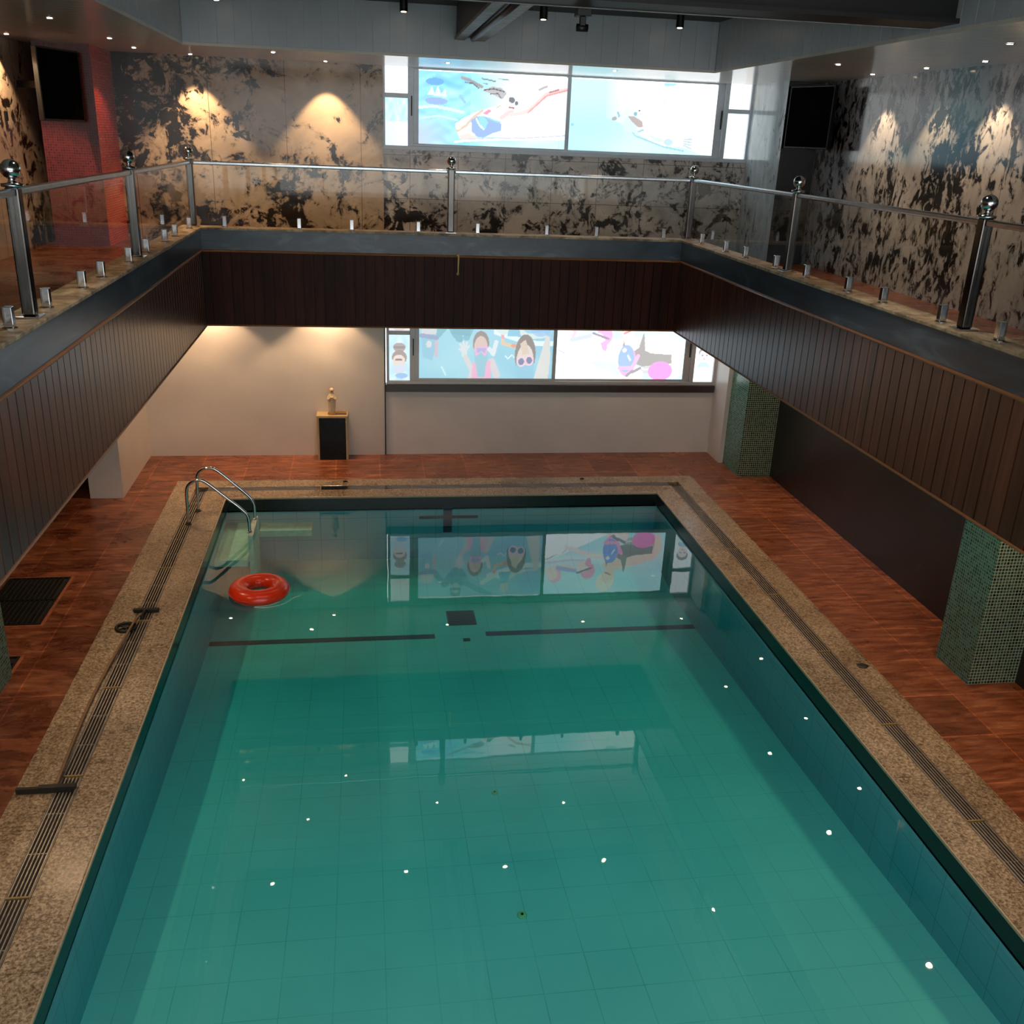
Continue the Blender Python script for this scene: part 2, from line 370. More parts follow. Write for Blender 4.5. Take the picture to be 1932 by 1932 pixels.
# ------------------------------------------------------------------ room shell
H_ = CE+.3
struct('wall_left', bx(WLX-.15, WLX, YN, WY+.2, ZB+.2, H_), M['marble_side'], label='brown veined marble wall on the left of the balcony')
struct('wall_left', bx(WLX-.15, WLX, YN, WY+.2, -.2, ZB+.2), M['vent_dark'])
struct('wall_right', bx(WRX, WRX+.15, YN, WY+.2, ZB+.2, H_), M['marble_right'], label='glossy black and grey marble wall on the right of the balcony')
struct('wall_right', bx(WRX, WRX+.15, YN, WY+.2, -.2, ZB+.2), M['blackwall'], label='black stone clad wall beside the right deck')
# back wall: left section stands a little forward, window section with two openings
W0, W1 = .29, 5.30
struct('wall_back', bx(WLX, W0, WY-.02, WY+.2, ZB+.2, H_), M['marble_left'], label='brown marble back wall left of the upper window')
struct('wall_back', bx(WLX, W0-.012, WY-.02, WY+.2, -.2, ZB+.2), M['wall_white'], label='cream white back wall behind the statue')
struct('trim_1', bx(W0-.012, W0+.006, WY-.03, WY, 0, ZB), M['black'])
struct('wall_back', bx(W0, WRX, WY, WY+.2, ZB+.2, 4.215), M['marble_window'], label='black and cream marble panels below the upper window')
struct('wall_back', bx(W1, WRX, WY, WY+.2, 4.215, H_), M['marble_window'])
struct('wall_back', bx(W0, W1, WY, WY+.2, 5.26, H_), M['pvc'])
struct('wall_back', bx(W0, 5.21, WY, WY+.2, -.2, .95), M['wall_white2'], label='cream white wall panel below the lower window')
struct('trim_2', bx(W0+.006, 5.21, WY-.05, WY+.1, .95, 1.055), M['sill'], bevel=.006, label='dark brown sill under the lower window')
struct('wall_back', bx(W0, W1, WY, WY+.2, 2.24, ZB+.2), M['wall_white2'])
struct('wall_back', bx(5.21, WRX, WY-.01, WY+.2, -.2, ZB+.2), M['wall_white2'])
# columns
struct('wall_column', bx(-3.42, -3.02, 11.96, WY, 0, ZB), M['wall_white'], bevel=.004, label='cream white column at the far end of the left deck')
struct('wall_right_return', bx(5.22, WRX, 13.17, WY, 0, ZB), M['wall_white2'])
def pillar(x0, x1, y0, y1, z0, z1, mf, ms):
    bm = bx(x0, x1, y0, y1, z0, z1)
    for f in bm.faces:
        f.normal_update(); f.material_index = 1 if abs(f.normal.x) > .5 else 0
    return bm, [mf, ms]
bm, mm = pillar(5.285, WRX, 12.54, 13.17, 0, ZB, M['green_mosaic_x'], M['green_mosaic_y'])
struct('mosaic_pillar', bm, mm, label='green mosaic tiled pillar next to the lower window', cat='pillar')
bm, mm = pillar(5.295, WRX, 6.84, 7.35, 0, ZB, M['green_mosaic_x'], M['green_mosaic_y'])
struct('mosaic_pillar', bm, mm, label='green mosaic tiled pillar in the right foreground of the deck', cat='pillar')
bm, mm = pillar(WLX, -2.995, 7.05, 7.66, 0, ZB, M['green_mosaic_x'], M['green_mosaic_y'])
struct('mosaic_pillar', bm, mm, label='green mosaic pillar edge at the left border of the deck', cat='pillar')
M['marble_black'] = marble('marble_black', rgb(30,28,28), rgb(20,19,19), rgb(8,8,8), 'xzy', 3, 3, th=.5, rough=.25)
bm, mm = pillar(5.295, WRX, 12.54, WY, 2.99, SOF, M['marble_black'], M['marble_pale'])
struct('wall_right_column', bm, mm, label='marble column right of the upper window, pale side and black front')
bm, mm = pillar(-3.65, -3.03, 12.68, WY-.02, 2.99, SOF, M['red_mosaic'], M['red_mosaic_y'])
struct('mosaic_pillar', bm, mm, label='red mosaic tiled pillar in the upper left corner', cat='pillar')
struct('baseboard_back', bx(W0, 5.29, WY-.03, WY, 3.0, 3.09), M['pvc'])
# left lower louvre
lv = empty('wall_louver', (WLX, 0, 0), label='dark slatted louver in the left wall under the balcony', cat='vent')
obj('frame', boxes([(.0, .05, 9.6, 11.9, .02, .08), (0, .05, 9.6, 11.9, 1.5, 1.56), (0, .05, 9.6, 9.66, .08, 1.5), (0, .05, 11.84, 11.9, .08, 1.5)]), M['black'], lv)
obj('slat', boxes([(.005, .035, 9.66, 11.84, .12+.07*k, .155+.07*k) for k in range(19)]), M['vent_dark'], lv)

# balcony slab with white soffit
bal = [(WLX, XL-.03, YN, WY, ), (XR+.03, WRX, YN, WY), (XL-.03, XR+.03, YFR+.03, WY)]
bm = boxes([(a[0], a[1], a[2], a[3], ZB+.2, 3.0) for a in bal]+[(XL-.03, XR+.03, YN, -.6, ZB+.2, 3.0)])
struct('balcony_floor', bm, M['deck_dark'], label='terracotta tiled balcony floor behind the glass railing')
# boards helper: grooved cladding, faces +/-x or -y
def boards(axis, pos, sgn, a0, a1, z0, z1, w, g=.012, d=.016, thick=.03):
    bm = bmesh.new(); prof = []; t = a0
    while t < a1-1e-6:
        e = min(t+w, a1); prof += [(t, d), (t+g*.5-.0012, d), (t+g*.5, 0), (e-g*.5, 0), (e-g*.5+.0012, d)]; t = e
    prof.append((a1, d)); prof = [q for i, q in enumerate(prof) if i == 0 or q[0] > prof[i-1][0]+1e-7]
    def P(t, o, z):
        return (pos-sgn*o, t, z) if axis == 'x' else (t, pos-sgn*o, z)
    lo = [bm.verts.new(P(t, o, z0)) for t, o in prof]; hi = [bm.verts.new(P(t, o, z1)) for t, o in prof]
    bl = [bm.verts.new(P(t, thick, z0)) for t, o in prof]; bh = [bm.verts.new(P(t, thick, z1)) for t, o in prof]
    for i in range(len(prof)-1):
        bm.faces.new((lo[i], lo[i+1], hi[i+1], hi[i])); bm.faces.new((bl[i], bh[i], bh[i+1], bl[i+1]))
        bm.faces.new((lo[i], bl[i], bl[i+1], lo[i+1])); bm.faces.new((hi[i], hi[i+1], bh[i+1], bh[i]))
    bm.faces.new((lo[0], hi[0], bh[0], bl[0])); bm.faces.new((lo[-1], bl[-1], bh[-1], hi[-1]))
    return bm
struct('trim_3', boards('y', YFR, -1, XL-.03, XR+.03, ZB, ZM, .115), M['wood_f'], label='dark brown vertical board cladding across the balcony front')
struct('trim_4', boards('x', XL, 1, .2, YFR, ZB, ZM, .125), M['wood_s'], label='dark brown board cladding under the left balcony')
struct('trim_5', boards('x', XR, -1, .2, YFR, ZB, ZM, .125), M['wood_s'], label='dark brown board cladding under the right balcony')
struct('trim_6', boxes([(XL-.03, XR+.03, YFR, YFR+.03, ZM, 3.325), (XL-.03, XL, .2, YFR+.03, ZM, 3.325), (XR, XR+.03, .2, YFR+.03, ZM, 3.325)]), M['slate'], label='slate blue painted band around the balcony edge')
bm = bmesh.new()
tube(bm, [(XL+.002, .2, ZM), (XL+.002, YFR-.006, ZM)], .013, 8); tube(bm, [(XR-.002, .2, ZM), (XR-.002, YFR-.006, ZM)], .013, 8); tube(bm, [(XL, YFR-.004, ZM), (XR, YFR-.004, ZM)], .013, 8)
tube(bm, [(XL, .2, ZB), (XL, YFR, ZB)], .010, 8); tube(bm, [(XR, .2, ZB), (XR, YFR, ZB)], .010, 8); tube(bm, [(XL, YFR, ZB), (XR, YFR, ZB)], .010, 8)
struct('trim_7', bm, M['wood_trim'], label='thin walnut bead along the board cladding')
cw = .23
bm = boxes([(XL-cw, XL+.012, .2, YFR-.012, 3.325, ZT), (XR-.012, XR+cw, .2, YFR-.012, 3.325, ZT), (XL-cw, XR+cw, YFR-.012, YFR+cw, 3.325, ZT), (XL-cw+.01, XL-.031, .2, YFR+.031, 3.0, 3.325), (XR+.031, XR+cw-.01, .2, YFR+.031, 3.0, 3.325), (XL-cw+.01, XR+cw-.01, YFR+.031, YFR+cw-.01, 3.0, 3.325)])
struct('balcony_curb', bm, M['curb'], bevel=.006, label='worn beige stone curb carrying the glass railing')
bm = boxes([(WLX, XL-.03, YN, WY, ZB+.02, ZB+.2), (XR+.03, WRX, YN, WY, ZB+.02, ZB+.2), (XL-.03, XR+.03, YFR+.03, WY, ZB+.02, ZB+.2), (XL-.03, XR+.03, YN, -.6, ZB+.02, ZB+.2)])
struct('ceiling_lower', bm, M['pvc_soffit'], label='white soffit under the balcony')

# upper soffit, bulkheads and dark ceiling
bm = bmesh.new()
def planks_x(x0, x1, y0, y1, z, w=.18):
    y = y0
    while y < y1-.001:
        e = min(y+w, y1); box(bm, x0, x1, y, e-.004, z, z+.03); y = e
planks_x(WLX, BL, YN, WY, SOF); planks_x(BR, WRX, YN, WY, SOF); planks_x(BL, BR, BF, WY, SOF)
struct('ceiling_soffit', bm, M['pvc_soffit'], label='glossy white plank soffit around the upper walls')
struct('trim_8', boards('y', BF, -1, BL, BR, SOF+.031, CE, .185, .006, .006), M['pvc'], label='pale grey grooved bulkhead above the windows')
struct('trim_9', boards('x', BL, 1, YN, BF, SOF+.031, CE, .185, .006, .006), M['pvc'], label='pale grey grooved bulkhead on the left')
struct('trim_10', boards('x', BR, -1, YN, BF, SOF+.031, CE, .185, .008, .008), M['pvc'], label='pale grey grooved bulkhead on the right')
struct('ceiling', bx(WLX, WRX, YN, WY+.2, CE, CE+.2), M['ceil'], label='dark green black ceiling')

# ------------------------------------------------------------------ ceiling beams
b1 = empty('steel_beam', (0, 7.3, 0), label='long black steel beam crossing under the dark ceiling', cat='beam')
obj('web', boxes([(BL, BR, -.30, -.02, 5.30, CE)]), M['beam'], b1)
obj('flange', boxes([(BL, BR, -.36, .02, 5.268, 5.30)]), M['beam'], b1)
obj('worn_edge', boxes([(BL, BR, .02, .035, 5.262, 5.305)]), M['beam_edge'], b1, label='pale worn edge of the flange')
b2 = empty('steel_beam', (1.22, 0, 0), label='short black beam with pale flange running to the bulkhead', cat='beam')
obj('web', bx(-.15, .15, 7.33, BF, 5.44, CE), M['beam'], b2)
obj('flange', boxes([(-.17, -.06, 7.33, BF, 5.41, 5.44), (.06, .17, 7.33, BF, 5.41, 5.44)]), M['beam_edge'], b2, label='pale worn flange')
bm = bmesh.new(); tube(bm, [(1.22, 7.6, 5.40), (1.22, 9.2, 5.39), (1.22, 11.6, 5.40)], .028, 12)
obj('ceiling_conduit', bm, M['black'], smooth=True, label='black conduit tube under the short ceiling beam', cat='pipe')
bm = boxes([(-.05, .05, -.06, .06, 0, .06), (-.02, .02, -.02, .02, -.06, 0)]); 
k = empty('beam_clamp', (1.55, 7.42, 5.22), label='black clamp hanging from the long beam', cat='clamp')
obj('bracket', bm, M['black'], k, bevel=.004)
bm = bmesh.new(); tube(bm, [(-.04, 0, -.07), (.04, 0, -.07)], .025, 12); obj('knuckle', bm, M['black'], k, smooth=True)

# ------------------------------------------------------------------ printed window films
def pane_art(name, parent, x0, x1, z0, z1, bg, shapes, strength, wash=(218,234,242), wa=.36, y=WY+.03):
    """film picture drawn as vertex colours on a fine grid; bg(u,v) and shapes in pane coordinates"""
    W, H = x1-x0, z1-z0
    cs = .009; nx = max(8, int(W/cs)); nz = max(8, int(H/cs))
    asp = W/H
    def ins(sh, u, v):
        k = sh[0]
        if k == 'e':
            _, cu, cv, ru, rv, ang = sh[:6]
            dx, dy = (u-cu)*asp, v-cv; c, s = math.cos(ang), math.sin(ang)
            return ((dx*c+dy*s)/(ru*asp))**2+((-dx*s+dy*c)/rv)**2 <= 1
        if k == 'p':
            p = sh[1]; r = False; j = len(p)-1
            for i in range(len(p)):
                if (p[i][1] > v) != (p[j][1] > v) and u < (p[j][0]-p[i][0])*(v-p[i][1])/(p[j][1]-p[i][1])+p[i][0]: r = not r
                j = i
            return r
        if k == 'l':
            p, th = sh[1], sh[2]
            for (ax, ay), (bx_, by) in zip(p, p[1:]):
                ax_, bxx = ax*asp, bx_*asp; ux = u*asp; L2 = (bxx-ax_)**2+(by-ay)**2+1e-9
                t = max(0, min(1, ((ux-ax_)*(bxx-ax_)+(v-ay)*(by-ay))/L2))
                if (ux-ax_-t*(bxx-ax_))**2+(v-ay-t*(by-ay))**2 < th*th: return True
            return False
    cols = []
    for j in range(nz+1):
        for i in range(nx+1):
            u, v = i/nx, j/nz; c = bg(u, v)
            for sh in shapes:
                if ins(sh, u, v): c = sh[-1] if len(sh[-1]) == 3 else tuple(sh[-1][q]*sh[-1][3]+c[q]*(1-sh[-1][3]) for q in range(3))
            c = tuple(c[q]*(1-wa)+wash[q]*wa for q in range(3))
            cols.append((*lin(tuple(min(1, q/255) for q in c)), 1))
    bm = bmesh.new()
    vv = [bm.verts.new((x0+W*i/nx, y, z0+H*j/nz)) for j in range(nz+1) for i in range(nx+1)]
    for j in range(nz):
        for i in range(nx):
            q = j*(nx+1)+i; bm.faces.new((vv[q], vv[q+1], vv[q+nx+2], vv[q+nx+1]))
    me = bpy.data.meshes.new(name); bm.to_mesh(me); bm.free()
    at = me.color_attributes.new('print', 'FLOAT_COLOR', 'POINT')
    for i, c in enumerate(cols): at.data[i].color = c
    key = 'film%.2f' % strength
    if key not in M:
        t = NT('backlit_printed_film'); a = t.n('ShaderNodeAttribute', attribute_name='print')
        em = t.n('ShaderNodeEmission'); em.inputs[1].default_value = strength; t.l(a.outputs['Color'], em.inputs[0])
        gl = t.n('ShaderNodeBsdfGlossy'); gl.inputs['Roughness'].default_value = .05; gl.inputs[0].default_value = (.04,.04,.04,1)
        ad = t.n('ShaderNodeAddShader'); t.l(em.outputs[0], ad.inputs[0]); t.l(gl.outputs[0], ad.inputs[1]); t.l(ad.outputs[0], t.out.inputs['Surface'])
        M[key] = t.m
    me.materials.append(M[key])
    o = bpy.data.objects.new(name, me); COL.objects.link(o); o.parent = parent
    return o
def mixc(a, b, t):
    t = max(0, min(1, t)); return tuple(a[i]*(1-t)+b[i]*t for i in range(3))
def wav(u, v, s=1): return .5+.25*math.sin(u*9*s+3*math.sin(v*5*s))+.25*math.sin(v*13*s+2.5*math.sin(u*7*s+1))
SK, SK2, HAIR, PINK = (226,196,184), (208,170,152), (120,98,88), (232,150,182)

def frame_parts(parent, x0, x1, z0, z1, mat, transom, lower):
    y0, y1 = WY-.015, WY+.09
    fw = .035
    obj('outer_frame', boxes([(x0, x1, y0, y1, z0, z0+.05), (x0, x1, y0, y1, z1-.03, z1), (x0, x0+fw, y0, y1, z0+.05, z1-.03), (x1-fw, x1, y0, y1, z0+.05, z1-.03)]), mat, parent, bevel=.003)
    s0, s1, s2, s3 = x0+.33, x0+.46, x1-.50, x1-.37      # mullions
    obj('mullion', bx(s0, s0+.075, y0, y1, z0+.05, z1-.03), mat, parent, bevel=.003)
    obj('mullion', bx(s3-.03, s3+.03, y0, y1, z0+.05, z1-.03), mat, parent, bevel=.003)
    obj('transom', bx(x0+fw, s0, y0+.01, y1, transom-.025, transom+.03), mat, parent, bevel=.003)
    obj('transom', bx(s3+.03, x1-fw, y0+.01, y1, transom-.025, transom+.03), mat, parent, bevel=.003)
    xm = 2.735
    for xa, xb, yo, wl, wr in ((s0+.075, xm+.03, .0, .065 if not lower else .055, .05), (xm-.03, s3-.03, .03, .05, .105)):
        f = obj('sliding_sash', boxes([(xa, xb, y0+.015+yo, y0+.04+yo, z0+.05, z0+.085), (xa, xb, y0+.015+yo, y0+.04+yo, z1-.065, z1-.03), (xa, xa+wl, y0+.015+yo, y0+.04+yo, z0+.085, z1-.065), (xb-wr, xb, y0+.015+yo, y0+.04+yo, z0+.085, z1-.065)]), mat, parent, bevel=.002)
    obj('handle', bx(s0+.04, s0+.056, y0-.012, y0+.002, z0+.42, z0+.66), M['black'], parent)
    obj('handle', bx(s3-.058, s3-.042, y0+.02, y0+.032, z0+.42, z0+.66), M['black'], parent)

lo = empty('window_1', (0,0,0), label='lower window with backlit prints of swimming children', kind='structure')
frame_parts(lo, .31, 5.21, 1.055, 2.24, M['alu_dark'], 1.79, True)
def bg_kids(u, v):
    c = mixc((132,194,212), (112,180,208), wav(u, v)); c = mixc(c, (150,206,214), .6*(1-abs(u-.3)*2))
    if v > .45: c = mixc(c, (150,190,232), (v-.45)*1.2*(u))
    return mixc(c, (222,244,246), 1 if abs(v-.62-.12*math.sin(u*5))<.035 and u > .55 else 0)
def hand(cu, cv, s, col, flip=1):
    out = [('e', cu, cv, .02*s, .075*s, 0, col)]
    for k, (a, L) in enumerate(((-.9,.09),(-.45,.14),(-.1,.16),(.25,.15),(.6,.12))):
        out.append(('l', [(cu, cv), (cu+flip*math.sin(a)*L*s*.5, cv+math.cos(a)*L*s)], .016*s, col))
    return out
kids = [
 # deep blue-green boy with open arms above
 ('l', [(.13,.60),(.22,.80),(.27,.62),(.30,.56)], .05, (92,158,172)), ('l', [(.35,.58),(.40,.80),(.52,.92),(.58,.99)], .045, (96,160,176)),
 ('p', [(.24,.62),(.38,.60),(.36,.84),(.27,.84)], (86,150,166)), ('e', .305,.90,.045,.12,0,(92,140,150)), ('e', .305,.86,.035,.09,0,(168,188,186)), ('l', [(.27,.88),(.34,.88)], .022, (90,120,140)),
 # left boy
 ('e', .075,.66,.055,.11,0,(200,196,196)), ('p', [(.02,.62),(.13,.62),(.12,.40),(.10,.25),(.03,.3)], (116,176,200)), ('l', [(.02,.60),(.13,.57)], .03, (118,132,170)), ('e', .075,.48,.02,.05,0,(210,200,200)),
 ('l', [(.13,.52),(.13,.32)], .022, (196,160,170)),
 # girl with pink mask
 *hand(.335,.36,1.0,(206,210,208)), ('l', [(.345,.30),(.40,.10),(.37,-.05)], .035, (206,192,190)), ('l', [(.54,.24),(.58,.05)], .05, (206,190,190)),
 ('e', .457,.50,.06,.17,0,HAIR), ('e', .457,.44,.05,.16,0,SK2), ('p', [(.41,.37),(.51,.37),(.50,-.05),(.43,-.05)], (120,176,192)),
 ('p', [(.40,.24),(.42,.22),(.44,.02),(.49,.02),(.50,.24),(.53,.26),(.54,-.05),(.39,-.05)], PINK), ('p', [(.41,.45),(.51,.46),(.50,.32),(.475,.34),(.46,.38),(.44,.34),(.42,.32)], (232,150,200)),
 ('p', [(.425,.43),(.495,.43),(.49,.36),(.46,.39),(.43,.36)], (150,150,200)), ('l', [(.52,.42),(.55,.35),(.57,.52)], .03, (216,222,222)),
 # toy fish
 ('l', [(.615,.62),(.62,.50),(.66,.48),(.70,.46),(.74,.49)], .022, (236,176,120)), ('e', .70,.47,.02,.025,0,(236,120,90)), ('l', [(.74,.49),(.76,.55)], .012, (150,200,110)), ('l', [(.61,.66),(.62,.58)], .018, (232,130,160)),
 # far swimmer right
 ('l', [(.52,.78),(.62,.66),(.70,.74),(.80,.60),(.92,.62)], .04, (206,222,216)), ('e', .70,.86,.035,.10,0,(206,196,188)), ('p', [(.65,.60),(.75,.60),(.73,.80),(.67,.80)], (110,178,208)),
 ('e', .90,.78,.09,.18,0,(118,168,228,.7)),
 # big girl with round goggles
 ('p', [(.86,.0),(.90,.30),(.94,.62),(.97,.60),(.98,.30),(.97,-.02)], (212,206,196)), ('e', .79,.34,.078,.29,0,(112,92,84)), ('e', .79,.24,.065,.25,0,(222,196,182)), ('p', [(.75,.50),(.79,.56),(.82,.36),(.77,.34)], (214,180,150)),
 ('p', [(.725,.22),(.86,.22),(.85,-.05),(.74,-.05)], (116,180,204)), ('e', .762,.245,.032,.075,0,(240,190,205)), ('e', .822,.265,.032,.075,0,(240,190,205)), ('e', .762,.245,.022,.05,0,(90,86,130)), ('e', .822,.265,.022,.05,0,(90,86,130)),
 ('p', [(.785,.20),(.80,.26),(.815,.19)], (226,190,180)), ('l', [(.64,.33),(.66,.28),(.69,.34),(.71,.30)], .008, (216,240,244)), ('l', [(.20,.05),(.17,.16)], .012, (190,226,230))]
pane_art('glass_pane', lo, .765, 2.72, 1.135, 2.165, bg_kids, kids, WIN_LO)
def bg_deck(u, v):
    c = mixc((150,214,228), (178,228,234), wav(u, v, .7))
    if v < .44-.85*u+.02: c = (250,250,252)
    return mixc(c, (255,255,255), .55*max(0, 1-abs(v-.42)*5)*(1 if u < .75 else .3))
deck = [
 ('l', [(.02,.42),(.11,.33)], .010, (130,130,140)), ('l', [(.15,.30),(.33,.02)], .010, (130,130,140)), ('p', [(.10,.34),(.15,.30),(.36,0),(0,0),(0,.42)], (250,250,252)),
 ('e', .10,.69,.055,.13,0,(240,140,180)), ('e', .075,.66,.05,.12,0,(238,200,190)), ('l', [(0,.60),(.12,.54),(.24,.57)], .03, (236,208,196)), ('l', [(.12,.56),(.26,.62)], .03, (150,150,210)),
 ('e', .37,.63,.06,.14,0,(236,110,165)), ('e', .325,.55,.05,.12,.4,(238,206,196)), ('l', [(.28,.66),(.40,.58)], .016, (90,70,90)), ('p', [(.34,.52),(.40,.58),(.39,.40),(.36,.42)], (236,110,165)), ('l', [(.02,.48),(.20,.44),(.33,.44)], .018, (200,190,220)),
 ('l', [(.18,.22),(.32,.32),(.47,.40),(.53,.42)], .035, (240,216,206)),
 ('e', .52,.82,.075,.17,.3,(232,218,196)), ('e', .545,.70,.05,.15,.3,(228,186,166)), ('l', [(.52,.66),(.565,.70)], .014, (170,80,80)),
 ('p', [(.49,.56),(.58,.62),(.66,.60),(.62,.34),(.52,.36)], (228,188,166)), ('p', [(.64,.62),(.76,.56),(.92,.46),(.98,.30),(.96,.02),(.88,.02),(.88,.28),(.76,.36),(.64,.40)], (236,200,178)),
 ('p', [(.52,.56),(.55,.40),(.60,.40),(.64,.46),(.665,.66),(.675,.66),(.69,.42),(.74,.38),(.90,.36),(.91,.14),(.76,.14),(.62,.22),(.54,.30),(.51,.44)], (104,92,84)),
 ('p', [(.64,.18),(.91,.24),(.91,.10),(.66,.08)], (150,146,140)), ('l', [(.62,.20),(.70,.14),(.80,.17),(.90,.22)], .008, (220,220,214)),
 ('e', .82,.12,.095,.14,0,(236,84,168)), ('e', .60,.06,.09,.12,0,(238,204,190)), ('e', .555,.26,.068,.22,0,(232,110,170)), ('e', .548,.30,.062,.20,0,(96,120,214)), ('l', [(.50,.16),(.60,.16),(.64,.34)], .026, (236,120,176)), ('e', .53,.42,.016,.03,0,(220,230,240)), ('l', [(.56,.34),(.58,.28)], .012, (214,226,240)),
 ('l', [(.60,.10),(.66,.16)], .02, (96,84,90)), ('l', [(.56,.05),(.60,.12)], .02, (96,84,90))]
pane_art('glass_pane', lo, 2.75, 4.71, 1.135, 2.165, bg_deck, deck, WIN_LO*1.75)
small_kid = [('e', .5,.72,.3,.10,0,(150,116,104)), ('l', [(.3,.72),(.7,.72)], .03, (110,90,90)), ('e', .5,.50,.36,.16,0,(130,100,92)), ('e', .48,.42,.30,.14,0,(222,186,168)), ('l', [(.34,.45),(.6,.45)], .018, (90,70,70)), ('e', .5,.25,.34,.10,.2,(190,196,210)), ('e', .6,.1,.3,.06,0,(120,160,210))]
pane_art('glass_pane', lo, .345, .64, 1.105, 1.765, lambda u, v: mixc((160,206,224), (206,226,234), wav(u, v)), small_kid, WIN_LO*1.1)
pane_art('glass_pane', lo, .345, .64, 1.82, 2.21, lambda u, v: (226,214,216), [('e', .5,.1,.3,.1,0,(206,180,176))], WIN_LO*1.1)
baby = [('e', .5,.66,.30,.15,0,(120,100,100)), ('e', .5,.58,.26,.14,0,(232,206,198)), ('e', .4,.60,.05,.02,0,(90,80,90)), ('e', .62,.60,.05,.02,0,(90,80,90)), ('e', .5,.52,.08,.015,0,(200,120,120)), ('e', .5,.36,.3,.09,0,(150,170,196)), ('e', .5,.2,.36,.14,0,(206,222,232))]
pane_art('glass_pane', lo, 4.87, 5.175, 1.105, 1.765, lambda u, v: mixc((228,240,244), (250,252,252), wav(u, v)), baby, WIN_LO*1.6)
pane_art('glass_pane', lo, 4.87, 5.175, 1.82, 2.21, lambda u, v: (236,238,238), [], WIN_LO*1.5)

up = empty('window_2', (0,0,0), label='upper window with backlit prints of a swimmer', kind='structure')
frame_parts(up, .28, 5.30, 4.215, 5.26, M['alu'], 4.87, False)
def bg_swim(u, v):
    c = mixc((118,200,232), (160,226,240), wav(u, v, 1.6))
    if u < .35: c = mixc(c, (90,160,226), .5*wav(u*2, v*1.5, 2))
    if v < .45: c = mixc(c, (160,176,210), max(0, 1-u/.28)*min(1, (.45-v)*4))
    c = mixc(c, (252,253,254), min(1, max(0, (u-.38)*3.2))*(.97 if v > .14 else .35))
    if .14 < v < .5 and u > .42: c = mixc(c, (226,246,248), .6)
    return c
swim = [
 ('e', .12,.60,.075,.05,0,(120,150,206)), ('e', .11,.86,.06,.05,0,(96,156,226)), ('p', [(.06,.68),(.09,.80),(.11,.69),(.13,.82),(.15,.69),(.18,.78),(.19,.66)], (196,240,244)), ('l', [(.0,.5),(.10,.53),(.2,.5),(.3,.46)], .02, (190,238,244)),
 ('l', [(.02,.36),(.14,.40),(.26,.35)], .012, (180,232,240)), ('l', [(.16,.3),(.24,.22)], .02, (130,214,244)), ('l', [(.28,.68),(.31,.60)], .02, (120,168,200)),
 ('l', [(.29,.93),(.34,.90),(.42,.82)], .022, (140,140,144)), ('l', [(.31,.87),(.36,.86),(.40,.80)], .008, (90,90,96)), ('p', [(.42,.77),(.49,.83),(.55,.82),(.59,.75),(.56,.66),(.52,.70),(.47,.74)], (160,156,158)), ('l', [(.44,.78),(.50,.80),(.57,.77)], .007, (60,60,64)), ('l', [(.48,.73),(.53,.74),(.55,.68)], .007, (60,60,64)),
 ('l', [(.42,.93),(.46,.92),(.51,.90)], .010, (110,120,124)), ('l', [(.53,.94),(.60,.93)], .008, (130,140,144)), ('l', [(.43,.87),(.46,.86)], .007, (110,140,150)), ('l', [(.81,.82),(.86,.87)], .016, (170,160,164)),
 ('p', [(.25,.30),(.30,.38),(.37,.46),(.44,.52),(.54,.58),(.56,.42),(.56,.32),(.50,.25),(.38,.14),(.28,.10),(.26,.2)], (250,232,218)), ('l', [(.26,.20),(.32,.28),(.37,.40),(.43,.50)], .018, (196,168,150)), ('e', .27,.27,.02,.05,0,(226,206,190)), ('p', [(.27,.13),(.33,.18),(.40,.13),(.36,.08),(.30,.07)], (206,190,180)),
 ('p', [(.355,.36),(.40,.42),(.44,.43),(.50,.37),(.56,.33),(.56,.23),(.50,.19),(.44,.12),(.40,.13),(.36,.20)], (120,150,222)), ('p', [(.40,.42),(.44,.43),(.47,.34),(.45,.24),(.42,.28)], (120,190,206)), ('l', [(.39,.38),(.41,.30),(.44,.24)], .012, (200,240,214)), ('l', [(.47,.40),(.52,.36),(.55,.35)], .012, (110,190,226)),
 ('p', [(.43,.46),(.47,.52),(.49,.50),(.46,.44)], (216,120,150)), ('l', [(.52,.54),(.55,.58)], .008, (190,160,150)),
 ('e', .60,.60,.045,.10,.4,(250,240,236)), ('e', .585,.60,.02,.06,.3,(240,206,200)), ('e', .625,.66,.022,.042,-.5,(96,96,104)), ('e', .657,.62,.013,.03,0,(96,96,104)), ('l', [(.61,.56),(.64,.55)], .012, (150,80,80)),
 ('l', [(.56,.41),(.60,.48),(.63,.50)], .03, (206,180,180)), ('l', [(.62,.46),(.68,.48),(.74,.52),(.80,.64),(.86,.76),(.92,.80),(1.0,.84)], .028, (238,190,182)), ('l', [(.74,.50),(.80,.62),(.86,.74),(1.0,.83)], .012, (206,140,140)), ('l', [(.88,.79),(.94,.83)], .012, (170,110,110)),
 ('l', [(.25,.05),(.32,.07),(.48,.10),(.72,.12),(1.0,.15)], .014, (252,252,252)), ('l', [(.32,.09),(.5,.12),(.72,.14),(.84,.165),(1.0,.20)], .009, (176,176,196)), ('l', [(.96,.0),(.96,.12)], .005, (150,190,200)), ('l', [(.84,.06),(.99,.05)], .005, (170,200,206))]
pane_art('glass_pane', up, .745, 2.72, 4.295, 5.185, bg_swim, swim, WIN_UP*1.0, wa=.12)
def bg_swim2(u, v):
    c = mixc((176,232,244), (198,242,248), wav(u, v, .6)); c = mixc(c, (150,196,232), .6*max(0, 1-u*1.8)*(1-v))
    return mixc(c, (254,255,255), min(1, max(0, (u-.22)*4))*(.92 if v > .45-.7*(u-.3) else .15)*(1 if u > .25 else 0))
